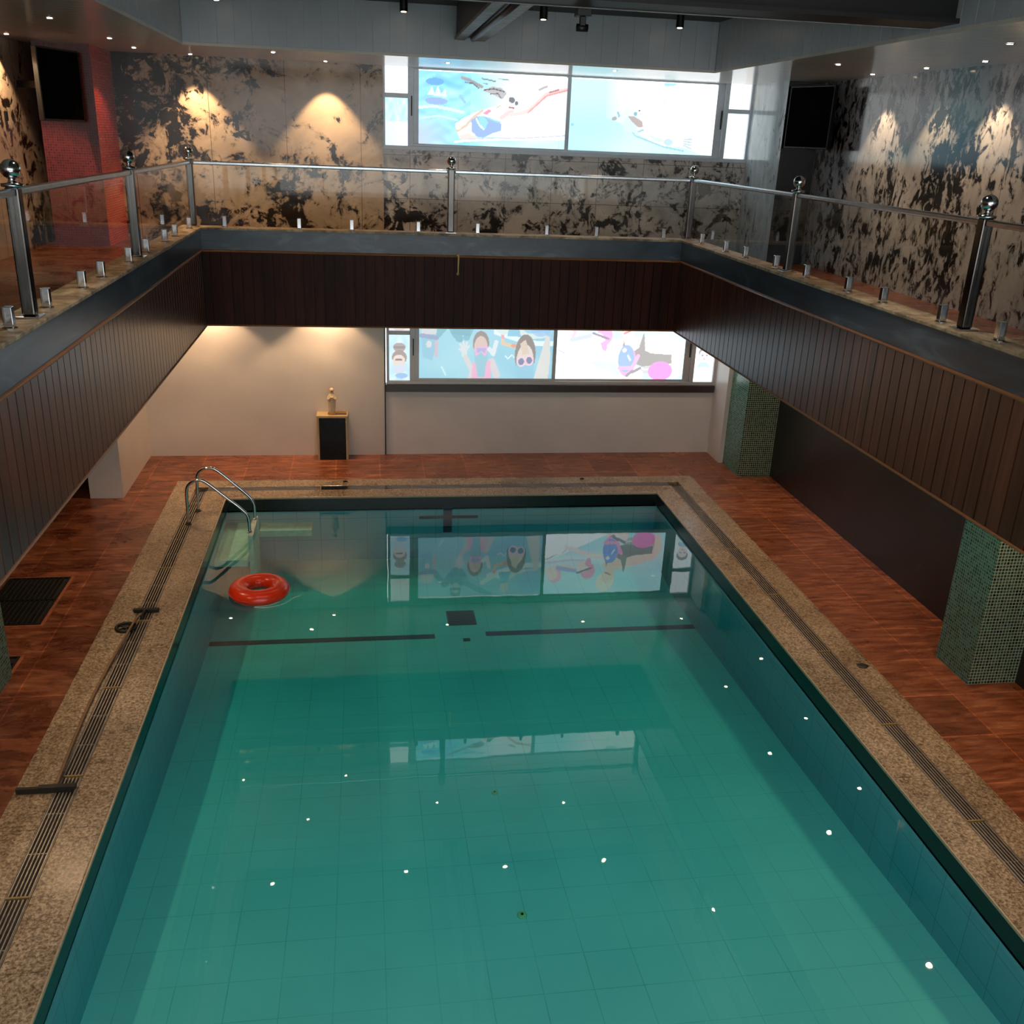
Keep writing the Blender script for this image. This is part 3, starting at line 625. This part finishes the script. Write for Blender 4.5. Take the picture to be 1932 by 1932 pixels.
swim2 = [('l', [(.335,.55),(.37,.42),(.42,.34),(.46,.24),(.56,.17),(.66,.10),(.80,.05)], .012, (150,190,200)), ('e', .42,.47,.075,.14,-.4,(206,236,240)), ('e', .42,.40,.05,.12,-.5,(196,226,232)),
 ('p', [(.40,.52),(.44,.52),(.50,.45),(.51,.37),(.48,.36),(.45,.40),(.41,.48)], (172,160,158)), ('e', .31,.47,.018,.03,.3,(160,160,164)), ('e', .475,.60,.006,.012,0,(60,60,70)), ('e', .45,.55,.012,.03,0,(130,170,180)), ('l', [(.33,.56),(.34,.50)], .012, (140,180,190)),
 ('p', [(.46,.30),(.52,.34),(.56,.24),(.62,.16),(.68,.20),(.80,.22),(.80,.10),(.66,.11),(.56,.18)], (214,240,244)), ('l', [(.48,.30),(.51,.33)], .014, (160,190,200)), ('e', .69,.17,.03,.05,0,(180,206,212)),
 *[('l', [(.80,.13+.03*k),(.85,.09+.045*k)], .012, (178,196,202)) for k in range(4)], ('l', [(.64,.98),(.70,1.0)], .03, (160,206,216)), ('e', .64,.75,.012,.06,0,(206,242,240)), ('e', .03,.36,.01,.02,0,(130,190,215))]
pane_art('glass_pane', up, 2.75, 4.80, 4.295, 5.185, bg_swim2, swim2, WIN_UP*.98, wa=.0)
pane_art('glass_pane', up, .315, .61, 4.265, 4.845, lambda u, v: mixc(mixc((182,206,230), (206,216,232), u), (120,196,236), max(0, wav(u, v, 1.4)*(v > .5)*1.1)), [], WIN_UP)
pane_art('glass_pane', up, .315, .61, 4.90, 5.23, lambda u, v: (246,246,248) if v > .2 else (226,222,226), [], WIN_UP)
pane_art('glass_pane', up, 4.96, 5.265, 4.265, 4.845, lambda u, v: mixc((226,250,250), (255,255,255), u), [], WIN_UP)
pane_art('glass_pane', up, 4.96, 5.265, 4.90, 5.23, lambda u, v: (252,250,246), [('l', [(.7,0),(.78,.6),(.72,1)], .02, (214,196,180)), ('p', [(.72,0),(1,0),(1,1),(.76,1)], (240,226,212))], WIN_UP)

# ------------------------------------------------------------------ railings
post_m, rail_m = M['chrome_dark'], M['rail']
def railing(name, label, posts, rail_pts, panels, clamps, along):
    root = empty(name, (0,0,ZT), label=label, cat='railing')
    for (x, y) in posts:
        p = obj('post', bx(-.036, .036, -.036, .036, .012, .70), post_m, root, bevel=.009, loc=(x, y, 0))
        obj('foot_plate', bx(-.065, .065, -.065, .065, 0, .012), M['chrome'], p, bevel=.003)
        bm = bmesh.new(); lathe(bm, [(.03,.70),(.058,.703),(.058,.718),(.022,.724),(.018,.742),(.022,.748)], 20)
        R = .052; c = .792
        prof = [(R*math.sin(a), c-R*math.cos(a)) for a in [math.pi*(i+.4)/16.8 for i in range(17)]]
        lathe(bm, prof, 24); obj('ball_finial', bm, M['chrome'], p, smooth=True)
    for a, b in rail_pts:
        bm = bmesh.new(); x0, x1 = sorted((a[0], b[0])); y0, y1 = sorted((a[1], b[1])); h = .024
        if along == 'y': box(bm, x0-h, x0+h, y0+.036, y1-.036, .655, .695)
        else: box(bm, x0+.04, x1-.04, y0-h, y0+h, .655, .695)
        obj('top_rail', bm, rail_m, root, bevel=.010)
    for a, b in panels:
        if along == 'y': bm = bx(a[0]-.005, a[0]+.005, a[1], b[1], .03, .655)
        else: bm = bx(a[0], b[0], a[1]-.005, a[1]+.005, .03, .655)
        obj('glass_panel', bm, M['glass'], root)
    for (x, y) in clamps:
        sx, sy = (.026, .022) if along == 'y' else (.022, .026)
        q = obj('clamp', boxes([(-sx, sx, -sy, sy, .008, .118)]), M['chrome'], root, bevel=.004, loc=(x, y, 0))
        bm = bmesh.new(); lathe(bm, [(.04, 0), (.04, .006), (.03, .009)], 20); obj('clamp_foot', bm, M['chrome'], q)
    return root
XRL, XRR, YRF = -1.87, 3.89, 11.66
def bays_y(x, ys):
    out = []
    for a, b in zip(ys, ys[1:]):
        m_ = (a+b)/2; out += [((x, a+.045), (x, m_-.006)), ((x, m_+.006), (x, b-.045))]
    return out
YS = [.35, 3.0, 5.85, 8.70, YRF]
XS = [XRL, 1.013, XRR]
railing('glass_railing', 'glass railing on the left balcony edge with ball topped posts', [(XRL, y) for y in YS], [((XRL, a), (XRL, b)) for a, b in zip(YS, YS[1:])], bays_y(XRL, YS), [(XRL, y) for y in (3.5, 4.2, 4.75, 5.50, 6.16, 6.96, 7.48, 8.38, 9.07, 9.94, 10.48, 11.36)], 'y')
railing('glass_railing', 'glass railing on the right balcony edge with ball topped posts', [(XRR, y) for y in YS], [((XRR, a), (XRR, b)) for a, b in zip(YS, YS[1:])], bays_y(XRR, YS), [(XRR, y) for y in (3.5, 4.2, 4.75, 5.47, 6.12, 6.92, 7.49, 8.29, 8.97, 9.76, 10.34, 11.14)], 'y')
fr_ = []
for a, b in zip(XS, XS[1:]):
    m_ = (a+b)/2; fr_ += [((a+.045, YRF), (m_-.006, YRF)), ((m_+.006, YRF), (b-.045, YRF))]
railing('glass_railing', 'glass railing across the far balcony edge in front of the windows', [(1.013, YRF)], [((a, YRF), (b, YRF)) for a, b in zip(XS, XS[1:])], fr_, [(x, YRF) for x in (-1.53, -.71, -.12, .64, 1.33, 2.15, 2.75, 3.58)], 'x')

# ------------------------------------------------------------------ televisions
def tv(loc, rz, wd, ht, label, xb):
    t = empty('television', loc, rz, label=label, cat='television')
    obj('housing', bx(-wd/2, wd/2, -.03, .03, 0, ht), M['black'], t, bevel=.006)
    obj('screen', bx(-wd/2+.018, wd/2-.018, -.034, -.029, .022, ht-.018), M['gloss_black'], t)
    obj('wall_bracket', boxes([(-.09, .09, .03, .05, ht*.3, ht*.7), (-.025, .025, .05, xb, ht*.45, ht*.55)]), M['black'], t)
    obj('standby_light', bx(-.006, .006, -.038, -.033, .008, .016), M['red'], t)
tv((-3.29, 12.26, 4.39), math.atan2(.70, .25), .74, .74, 'black television on a bracket in front of the red mosaic pillar', .505)
tv((5.46, 12.15, 4.43), -math.radians(70), .74, .72, 'black television mounted on the right balcony wall', .31)
# small wall socket box on left marble
# ------------------------------------------------------------------ lights
def spot(parent, power, size, blend, z=-.012, col=WARM, rad=.025):
    ld = bpy.data.lights.new('spot_lamp', 'SPOT'); ld.energy = power; ld.color = col; ld.spot_size = math.radians(size); ld.spot_blend = blend; ld.shadow_soft_size = rad
    o = bpy.data.objects.new('spot_lamp', ld); COL.objects.link(o); o.parent = parent; o.location = (0,0,z); return o
def downlight(x, y, z, label, group, power, size=95, r=.035):
    t = empty('downlight', (x, y, z), label=label, cat='ceiling light', group=group)
    bm = bmesh.new(); n = 24
    prof = [(r*.68, -.001), (r*.72, -.006), (r, -.004), (r*1.02, 0)]
    rings = [[bm.verts.new((a*math.cos(2*math.pi*k/n), a*math.sin(2*math.pi*k/n), zz)) for k in range(n)] for a, zz in prof]
    for a, b in zip(rings, rings[1:]):
        for k in range(n): bm.faces.new((a[k], a[(k+1)%n], b[(k+1)%n], b[k]))
    obj('trim_ring', bm, M['chrome'], t, smooth=True)
    bm = bmesh.new(); lathe(bm, [(r*.66, -.001), (r*.66, -.005), (r*.3, -.007)], 20); obj('lens', bm, M['bulb'], t)
    spot(t, power, size, .35)
    return t
GU, GL = 'downlights in the white upper soffit', 'downlights in the soffit under the balcony'
UPL = [(-2.62, 9.72, 'downlight in the left soffit nearest the camera', .8), (-3.62, 11.78, 'downlight in the left soffit against the side wall above the television', 3.2), (-2.56, 11.60, 'downlight in the left soffit right of the red pillar', 1.8),
 (-2.57, 12.80, 'downlight in the left soffit nearest the back marble wall', .6), (-.97, 12.36, 'brightest downlight in the soffit between the two lit marble patches', .8),
 (-2.04, 13.42, 'wall washing downlight above the left lit patch of brown marble', 3.6), (-.42, 13.42, 'wall washing downlight above the right lit patch of brown marble', 3.2),
 (1.03, 12.58, 'downlight in the soffit above the swimmer print', .5), (3.02, 12.40, 'downlight in the soffit above the right window print', .5), (4.66, 9.90, 'downlight in the right soffit farther from the camera', .8),
 (4.82, 7.40, 'downlight in the right soffit near the right picture edge', .8), (5.52, 10.85, 'wall washing downlight beside the right television', 1.7), (5.52, 9.76, 'middle wall washing downlight above the right marble wall', 1.3), (5.52, 8.79, 'wall washing downlight above the right marble wall nearest the camera', 2.0), (-2.62, 7.2, None, .8)]
for x, y, lb, k in UPL:
    downlight(x, y, SOF-.001, lb or 'downlight in the left soffit above the camera side', GU, SPOT_UP*k, 78 if y > 13 or x > 5.4 else 100)
LOL = [(-2.05, 13.42, 'lower downlight washing the cream wall beside the left board cladding', 1.3), (-.52, 13.42, 'lower downlight washing the cream wall above the statue', 1.3), (-2.67, 13.0, 'lower downlight at the far left corner of the deck', .5),
 (-.84, 12.98, 'lower downlight over the far deck left of the window', .6), (1.17, 12.98, 'lower downlight over the far deck in front of the lower window', .35), (3.27, 12.95, 'lower downlight over the far deck right of the window middle', .35), (4.83, 12.93, 'lower downlight over the far right deck corner', .35),
 (-2.67, 11.82, 'lower downlight over the left deck beside the pool ladder', .8), (-2.69, 9.68, 'lower downlight over the left deck above the floor grate', 1.0), (-2.70, 7.43, 'lower downlight over the left deck nearest the camera', 1.0),
 (4.83, 10.92, 'lower downlight over the right deck near the far pillar', .6), (4.83, 9.38, 'lower downlight over the middle of the right deck', .8), (4.9, 7.9, 'lower downlight over the right deck near the front pillar', .6),
 (5.62, 11.62, 'lower downlight beside the black wall near the far pillar', .35), (5.62, 10.08, 'lower downlight beside the middle of the black wall', .35), (5.62, 8.62, 'lower downlight beside the black wall near the front pillar', .35), (5.0, 6.07, 'lower downlight over the right deck nearest the camera', 1.1),
 (-2.7, 5.2, 'lower downlight over the left deck below the camera', 1.0), (4.9, 4.3, 'lower downlight over the right deck below the camera', 1.1)]
for x, y, lb, k in LOL:
    downlight(x, y, ZB+.019, lb, GL, SPOT_LO*k, 110)
for x, y, lb in ((.47, 11.55, 'black cylinder spotlight left of the ceiling beams'), (3.50, 11.50, 'black cylinder spotlight near the right bulkhead'), (1.97, 11.5, 'black cylinder spotlight behind the long beam, right of the short beam'), (-1.45, 11.5, 'black cylinder spotlight near the left bulkhead')):
    t = empty('cylinder_spotlight', (x, y, CE), label=lb, cat='spotlight', group='black cylinder spotlights on the dark ceiling')
    bm = bmesh.new(); lathe(bm, [(.04, -.13), (.043, -.127), (.043, 0)], 24); obj('housing', bm, M['black'], t)
    bm = bmesh.new(); lathe(bm, [(.022, -.136), (.028, -.131), (.028, -.129)], 20); obj('lens', bm, M['bulb'], t)
    spot(t, 16, 70, .5, z=-.15)

for i, (x, y) in enumerate(((-1.0, 6.3), (1.05, 6.3), (3.1, 6.3), (-1.0, 3.2), (1.05, 3.2), (3.1, 3.2))):  # added fill lamps above the frame, invented to brighten the near pool
    t = empty('cylinder_spotlight', (x, y, CE), label='added unseen fill spotlight over the %s part of the pool, %s' % (('left', 'middle', 'right')[i%3], ('before the long beam', 'above the camera')[i//3]), cat='spotlight', group='black cylinder spotlights on the dark ceiling')
    bm = bmesh.new(); lathe(bm, [(.04, -.13), (.043, -.127), (.043, 0)], 24); obj('housing', bm, M['black'], t)
    bm = bmesh.new(); lathe(bm, [(.022, -.136), (.028, -.131), (.028, -.129)], 20); obj('lens', bm, M['bulb'], t)
    spot(t, 94, 85, .8, z=-.15, col=(1.0, .93, .84), rad=.03)

# ------------------------------------------------------------------ gutter grates
def gutter_y(x0, x1, y0, y1, label, mat=M['grate']):
    t = empty('gutter_grate', (x0, y0, 0), label=label, cat='grate', group='steel gutter grates beside the pool')
    W, L = x1-x0, y1-y0
    n = 6
    obj('slats', boxes([(W*(i+.5)/n-.0042, W*(i+.5)/n+.0042, .012, L-.012, -.03, .002) for i in range(n)]+[(0, .004, .0, L, -.03, .003), (W-.004, W, 0, L, -.03, .003)]), mat, t)
    obj('cross_bar', boxes([(0.004, W-.004, L*k/3-.004, L*k/3+.004, -.034, -.006) for k in (1, 2)]), mat, t)
    obj('end_bar', boxes([(.004, W-.004, .0, .012, -.03, .004)]), M['joint'], t, label='yellowed end bar')
    return t
ys = [0.15+1.205*k for k in range(10)]+[12.17]
side = ['nearest the camera', 'second from the camera', 'third from the camera', 'fourth from the camera', 'beneath the squeegee bar', 'under the wooden squeegee pole', 'beside the round black plate', 'beside the red swim ring', 'next to the pool handrails', 'at the far corner']
for k in range(len(ys)-1):
    lb = ['closest to the camera', 'in the left foreground below the picture', 'in the left foreground', 'in the lower left corner of the photo', 'beneath the squeegee blade', 'beside the wooden squeegee pole', 'beside the round black plate', 'level with the red swim ring', 'just before the pool handrails', 'under the feet of the pool handrails'][k]
    gutter_y(xL-GO+.002, xL-GI-.002, ys[k]+.001, ys[k+1]-.001, 'left gutter grate '+lb)
ys2 = [.19+1.22*k-.0 for k in range(10)]+[12.17]
names = ['closest to the camera', 'in the right foreground below the picture', 'in the right foreground', 'at the right picture edge', 'near the lower right picture edge', 'beside the black drain cap and front pillar', 'in front of the near part of the black wall', 'in front of the middle of the black wall', 'before the far green pillar', 'at the far right pool corner']
for k in range(len(ys2)-1):
    gutter_y(xR+GI+.002, xR+GO-.002, ys2[k]+.001, ys2[k+1]-.001, 'right gutter grate '+names[k], M['grate'])
t = empty('gutter_grate', (0,0,0), label='long steel gutter grate along the far pool edge', cat='grate')
obj('slats', boxes([(xL-GI+.01, xR+GI-.01, yF+GI+.012+i*.024, yF+GI+.026+i*.024, -.03, .0) for i in range(6)]), M['chrome'], t)
obj('end_bar', boxes([(xx-.006, xx+.006, yF+GI+.004, yF+GO-.004, -.028, .004) for xx in (-.6, .6, 1.8, 3.0)]), M['joint'], t)

# floor grates on the left deck
def floor_grate(x0, x1, y0, y1, label):
    t = empty('floor_grate', (x0, y0, 0), label=label, cat='grate')
    W, L = x1-x0, y1-y0
    obj('pit_shade_sheet', bx(0, W, 0, L, .0, .004), M['grate_shade'], t)  # flat dark sheet on the deck, painted shade instead of depth
    obj('frame', boxes([(0, W, 0, .02, .004, .014), (0, W, L-.02, L, .004, .014), (0, .02, .02, L-.02, .004, .014), (W-.02, W, .02, L-.02, .004, .014)]), M['black'], t)
    obj('bars', boxes([(.02+i*.045, .042+i*.045, .02, L-.02, .005, .016) for i in range(int((W-.04)/.045))]+[(.02, W-.02, L*.5-.008, L*.5+.008, .004, .017)]), M['grate_dark'], t)
    obj('surround', boxes([(-.02, W+.03, -.03, 0, .0, .006), (-.02, W+.03, L, L+.03, 0, .006), (W, W+.03, 0, L, 0, .006)]), M['sandstone'], t)
floor_grate(-3.62, -3.03, 8.56, 9.60, 'large black slatted floor grate on the left deck')
floor_grate(-3.42, -3.02, 7.70, 7.96, 'small dark floor grate beside the left mosaic pillar')

# ------------------------------------------------------------------ handrails and steps
def handrail(y, pts, label):
    P = smooth_path([(x, y, z) for x, z in pts], 6)
    t = empty('pool_handrail', (pts[0][0], y, 0), label=label, cat='handrail', group='steel handrails at the pool steps')
    bm = bmesh.new(); tube(bm, [(p.x-pts[0][0], 0, p.z) for p in P], .019, 14); obj('tube', bm, M['chrome'], t, smooth=True)
    bm = bmesh.new(); lathe(bm, [(.036, .007), (.036, .014), (.024, .02), (.022, .03)], 18); obj('foot_flange', bm, M['rubber'], t, label='dark rusty foot flange')
    bm = bmesh.new(); lathe(bm, [(.034, 0), (.034, .012), (.022, .02)], 18, c=(pts[-1][0]-pts[0][0], 0, pts[-1][1]-.0)); obj('foot_flange', bm, M['chrome'], t)
handrail(11.03, [(-2.09, .008), (-2.085, .2), (-2.078, .42), (-2.035, .512), (-1.935, .554), (-1.85, .525), (-1.636, .335), (-1.47, .185), (-1.405, .10), (-1.392, .0), (-1.392, -.115)], 'nearer steel handrail curving from the coping into the pool')
handrail(11.46, [(-2.045, .008), (-2.035, .2), (-2.023, .45), (-1.975, .526), (-1.886, .559), (-1.789, .528), (-1.604, .36), (-1.445, .205), (-1.382, .11), (-1.372, .0), (-1.372, -.115)], 'farther steel handrail curving from the coping into the pool')
st = empty('pool_steps', (0,0,0), label='submerged pale steps in the far left pool corner', cat='steps')
obj('upper_tread', bx(xL+.002, -1.40, 10.72, yF-.003, -.42, -.34), M['step'], st)
obj('side_wall', bx(-1.40, -1.345, 10.92, 11.56, -1.0, -.112), M['step'], st)
obj('ledge', bx(-1.345, -.70, 11.62, yF-.003, -.42, -.34), M['step'], st)

# ------------------------------------------------------------------ pool floor marks
def on_floor(x0, x1, y0, y1, th=.006):
    bm = bmesh.new(); v = []
    for dz in (.001, th):
        v.append([bm.verts.new((x, y, floor_z(y)+dz)) for x, y in ((x0,y0),(x1,y0),(x1,y1),(x0,y1))])
    a, b = v
    bm.faces.new(a[::-1]); bm.faces.new(b)
    for i in range(4): bm.faces.new((a[i], a[(i+1)%4], b[(i+1)%4], b[i]))
    return bm
obj('floor_marking', on_floor(xL+.002, .76, 9.93, 10.03), M['navy'], label='left dark blue tile stripe across the pool floor', cat='pool marking', kind='structure')
obj('floor_marking', on_floor(1.36, xR-.002, 9.95, 10.05), M['navy'], label='right dark blue tile stripe across the pool floor', cat='pool marking', kind='structure')
t = obj('wall_cross_marking', boxes([(1.00, 1.115, yF-.008, yF-.001, -.52, -.13), (.68, 1.00, yF-.008, yF-.001, -.325, -.285), (1.115, 1.46, yF-.008, yF-.001, -.325, -.285)]), M['navy'], label='dark cross marking on the far pool wall under water', cat='pool marking', kind='structure')
def drain(x, y, r, label):
    t = empty('pool_drain', (x, y, floor_z(y)), label=label, cat='drain')
    bm = bmesh.new(); lathe(bm, [(r, .001), (r, .008), (r*.8, .014), (r*.3, .014)], 24); obj('ring', bm, M['drain'], t)
    bm = bmesh.new(); lathe(bm, [(r*.28, .014), (r*.28, .018), (r*.1, .018)], 16); obj('hole', bm, M['black'], t)
drain(1.055, 5.33, .036, 'round cream drain fitting on the near pool floor')
drain(1.055, 6.85, .026, 'faint round drain fitting on the middle of the pool floor')
t = empty('floor_drain', (1.11, 10.42, floor_z(10.42)), label='dark square drain grate on the deep pool floor', cat='drain')
obj('frame', bx(-.17, .17, -.18, .18, .001, .01), M['black'], t)
obj('slots', boxes([(-.15, .15, -.15+.05*k, -.125+.05*k, .01, .014) for k in range(7)]), M['grate_dark'], t)
obj('floor_drain', on_floor(1.08, 1.16, 9.83, 9.89, .01), M['black'], label='tiny dark square outlet between the two floor stripes', cat='drain')
# ------------------------------------------------------------------ swim ring
sr = empty('swim_ring', (-1.12, 9.36, -.075), label='inflatable red orange swim ring floating on the water', cat='swim ring')
def torus(R, r, n=64, k=24, zs=1, c=(0,0,0), wr=0):
    bm = bmesh.new(); g = []
    for i in range(n):
        a = 2*math.pi*i/n; g.append([])
        for j in range(k):
            b = 2*math.pi*j/k; rr = r*(1+wr*math.sin(24*a)*max(0, -math.cos(b)))
            g[-1].append(bm.verts.new((c[0]+(R+rr*math.cos(b))*math.cos(a), c[1]+(R+rr*math.cos(b))*math.sin(a), c[2]+rr*zs*math.sin(b))))
    for i in range(n):
        for j in range(k): bm.faces.new((g[i][j], g[(i+1)%n][j], g[(i+1)%n][(j+1)%k], g[i][(j+1)%k]))
    return bm
obj('inflated_tube', torus(.208, .102, zs=.80, wr=.03), M['red'], sr, smooth=True)
obj('seam', torus(.311, .004, 64, 8), M['red'], sr, smooth=True)
bm = bmesh.new(); lathe(bm, [(.013, .0), (.013, .012), (.009, .02), (.003, .022)], 12, c=(.15, -.10, .071)); obj('valve', bm, M['red'], sr)
bm = bmesh.new(); tube(bm, smooth_path([(.22,-.24,-.028), (.12,-.32,-.027), (-.02,-.35,-.027), (.1,-.37,-.027), (.26,-.30,-.027), (.36,-.16,-.027), (.42,-.12,-.027)], 6), .0035, 6)
obj('cord', bm, M['rope'], sr, smooth=True, label='thin white cord trailing on the water')

# ------------------------------------------------------------------ statue and pedestal
pd = empty('pedestal', (-.466, 13.55, 0), label='black granite pedestal with cream edges against the white wall', cat='pedestal')
obj('body', bx(-.185, .185, -.105, .125, 0, .62), M['pedestal'], pd, bevel=.004)
obj('edge_strip', boxes([(-.215, -.186, -.10, .125, 0, .62)]), M['ped_edge'], pd); obj('edge_strip', boxes([(.186, .215, -.10, .125, 0, .62)]), M['ped_edge'], pd)
obj('top_slab', bx(-.218, .218, -.115, .128, .621, .655), M['ped_edge'], pd, bevel=.004)
obj('book', bx(.06, .20, -.05, .06, .6555, .675), M['pole_wood'], label='small brown block lying on the pedestal beside the statue', cat='block').location = (-.466, 13.55, 0)
sg = empty('statue', (-.466, 13.53, .656), label='small ivory robed praying statue on the black pedestal', cat='statue')
bm = bmesh.new(); lathe(bm, [(.062,0),(.064,.012),(.058,.028),(.05,.034)], 24, sy=.8); obj('base', bm, M['gold'], sg)
bm = bmesh.new(); n = 40; rings = []
for z, rx, ry, fold in ((.034,.046,.04,.10),(.06,.04,.036,.12),(.11,.044,.036,.12),(.17,.052,.038,.10),(.22,.056,.04,.06),(.255,.050,.040,.03),(.285,.044,.034,.0),(.305,.026,.026,0),(.318,.022,.024,0),(.335,.030,.032,0),(.355,.031,.034,0),(.372,.024,.027,0),(.382,.010,.012,0)):
    rings.append([bm.verts.new((rx*(1+fold*math.sin(9*2*math.pi*k/n))*math.cos(2*math.pi*k/n), ry*(1+fold*math.sin(9*2*math.pi*k/n))*math.sin(2*math.pi*k/n), z)) for k in range(n)])
for a, b in zip(rings, rings[1:]):
    for k in range(n): bm.faces.new((a[k], a[(k+1)%n], b[(k+1)%n], b[k]))
bm.faces.new(rings[0][::-1]); bm.faces.new(rings[-1])
obj('robe', bm, M['statue'], sg, smooth=True)
bm = bmesh.new(); bmesh.ops.create_uvsphere(bm, u_segments=16, v_segments=12, radius=.021); 
for v in bm.verts: v.co = Vector((v.co.x*.8, v.co.y*.8-.018, v.co.z*1.15+.342))
obj('face', bm, M['statue_face'], sg, smooth=True)
for s in (-1, 1):
    bm = bmesh.new(); tube(bm, smooth_path([(s*.046,-.005,.262),(s*.052,-.02,.225),(s*.03,-.042,.232),(s*.006,-.050,.262)], 5), [.015]*16, 10); obj('arm', bm, M['statue'], sg, smooth=True)

# ------------------------------------------------------------------ cleaning tools on the left coping
sq = empty('floor_squeegee', (0,0,0), label='floor squeegee with wooden pole lying along the left gutter', cat='squeegee')
obj('blade', boxes([(-2.45, -2.07, 5.985, 6.012, .006, .05)]), M['rubber'], sq, bevel=.003)
obj('clamp_bar', boxes([(-2.30, -2.05, 5.978, 6.019, .03, .06)]), M['rubber'], sq, bevel=.004)
bm = bmesh.new(); tube(bm, smooth_path([(-2.19, 6.02, .045), (-2.235, 6.9, .022), (-2.23, 7.6, .022), (-2.17, 8.45, .056), (-2.135, 8.62, .058)], 4), .012, 10); obj('pole', bm, M['pole_wood'], sq, smooth=True)
br = empty('pool_brush', (0,0,0), label='dark brush head lying across the left gutter grate', cat='brush')
obj('brush_back', bx(-2.24, -2.00, 8.74, 8.775, .02, .045), M['rubber'], br, bevel=.004)
obj('bristles', bx(-2.235, -2.005, 8.744, 8.771, .005, .02), M['black'], br)
bm = bmesh.new(); tube(bm, [(-2.13, 8.74, .04), (-2.135, 8.60, .035)], .014, 10); obj('socket', bm, M['rubber'], br, smooth=True)
rp = empty('round_plate', (-2.24, 8.43, .004), label='round dark spoked plate under the squeegee pole', cat='plate')
bm = torus(.085, .014, 40, 10, c=(0,0,.014)); obj('rim', bm, M['rubber'], rp, smooth=True)
bm = bmesh.new(); lathe(bm, [(.03,.002),(.03,.022),(.012,.026)], 20); obj('hub', bm, M['rubber'], rp)
bm = bmesh.new()
for k in range(5):
    a = 2*math.pi*k/5; tube(bm, [(.02*math.cos(a), .02*math.sin(a), .012), (.08*math.cos(a), .08*math.sin(a), .012)], .008, 8)
obj('spokes', bm, M['rubber'], rp)
bm = bmesh.new(); lathe(bm, [(.045,.0),(.048,.006),(.03,.010)], 24, c=(4.49, 7.22, .004), sx=1.1, sy=.9); obj('drain_cap', bm, M['black'], label='black oval drain cap on the right coping', cat='drain cap')
for x, y, lb in ((-.28, 12.47, 'small dark object on the far coping left of centre'), (2.98, 12.47, 'small dark object on the far coping towards the right')):
    bm = bmesh.new(); tube(bm, [(-.03,0,.0), (0,.004,.004), (.03,-.006,0)], [.006,.013,.006], 8); obj('leaf_debris', bm, M['rubber'], loc=(x, y, .014), label=lb, cat='debris')
# cream handle on the front band
hk = empty('plastic_hook', (1.10, YFR-.012, 2.90), label='small cream plastic handle hanging on the dark boards', cat='handle')
bm = bmesh.new(); tube(bm, [(0,-.012,.0),(0,-.03,.02),(0,-.032,.11),(.004,-.03,.19),(.005,-.012,.215)], .010, 10); obj('grip', bm, M['cream'], hk, smooth=True)
for z in (.0, .215):
    bm = bmesh.new(); bmesh.ops.create_uvsphere(bm, u_segments=14, v_segments=10, radius=.018); 
    for v in bm.verts: v.co = Vector((v.co.x, v.co.y*.6, v.co.z+z))
    obj('end_cap', bm, M['cream'], hk, smooth=True)
# switch box on left wall
t = empty('wall_switch', (WLX, 11.9, 4.42), label='small dark switch box on the upper left marble wall', cat='switch')
obj('plate', bx(0, .02, -.04, .04, -.05, .05), M['black'], t, bevel=.004)
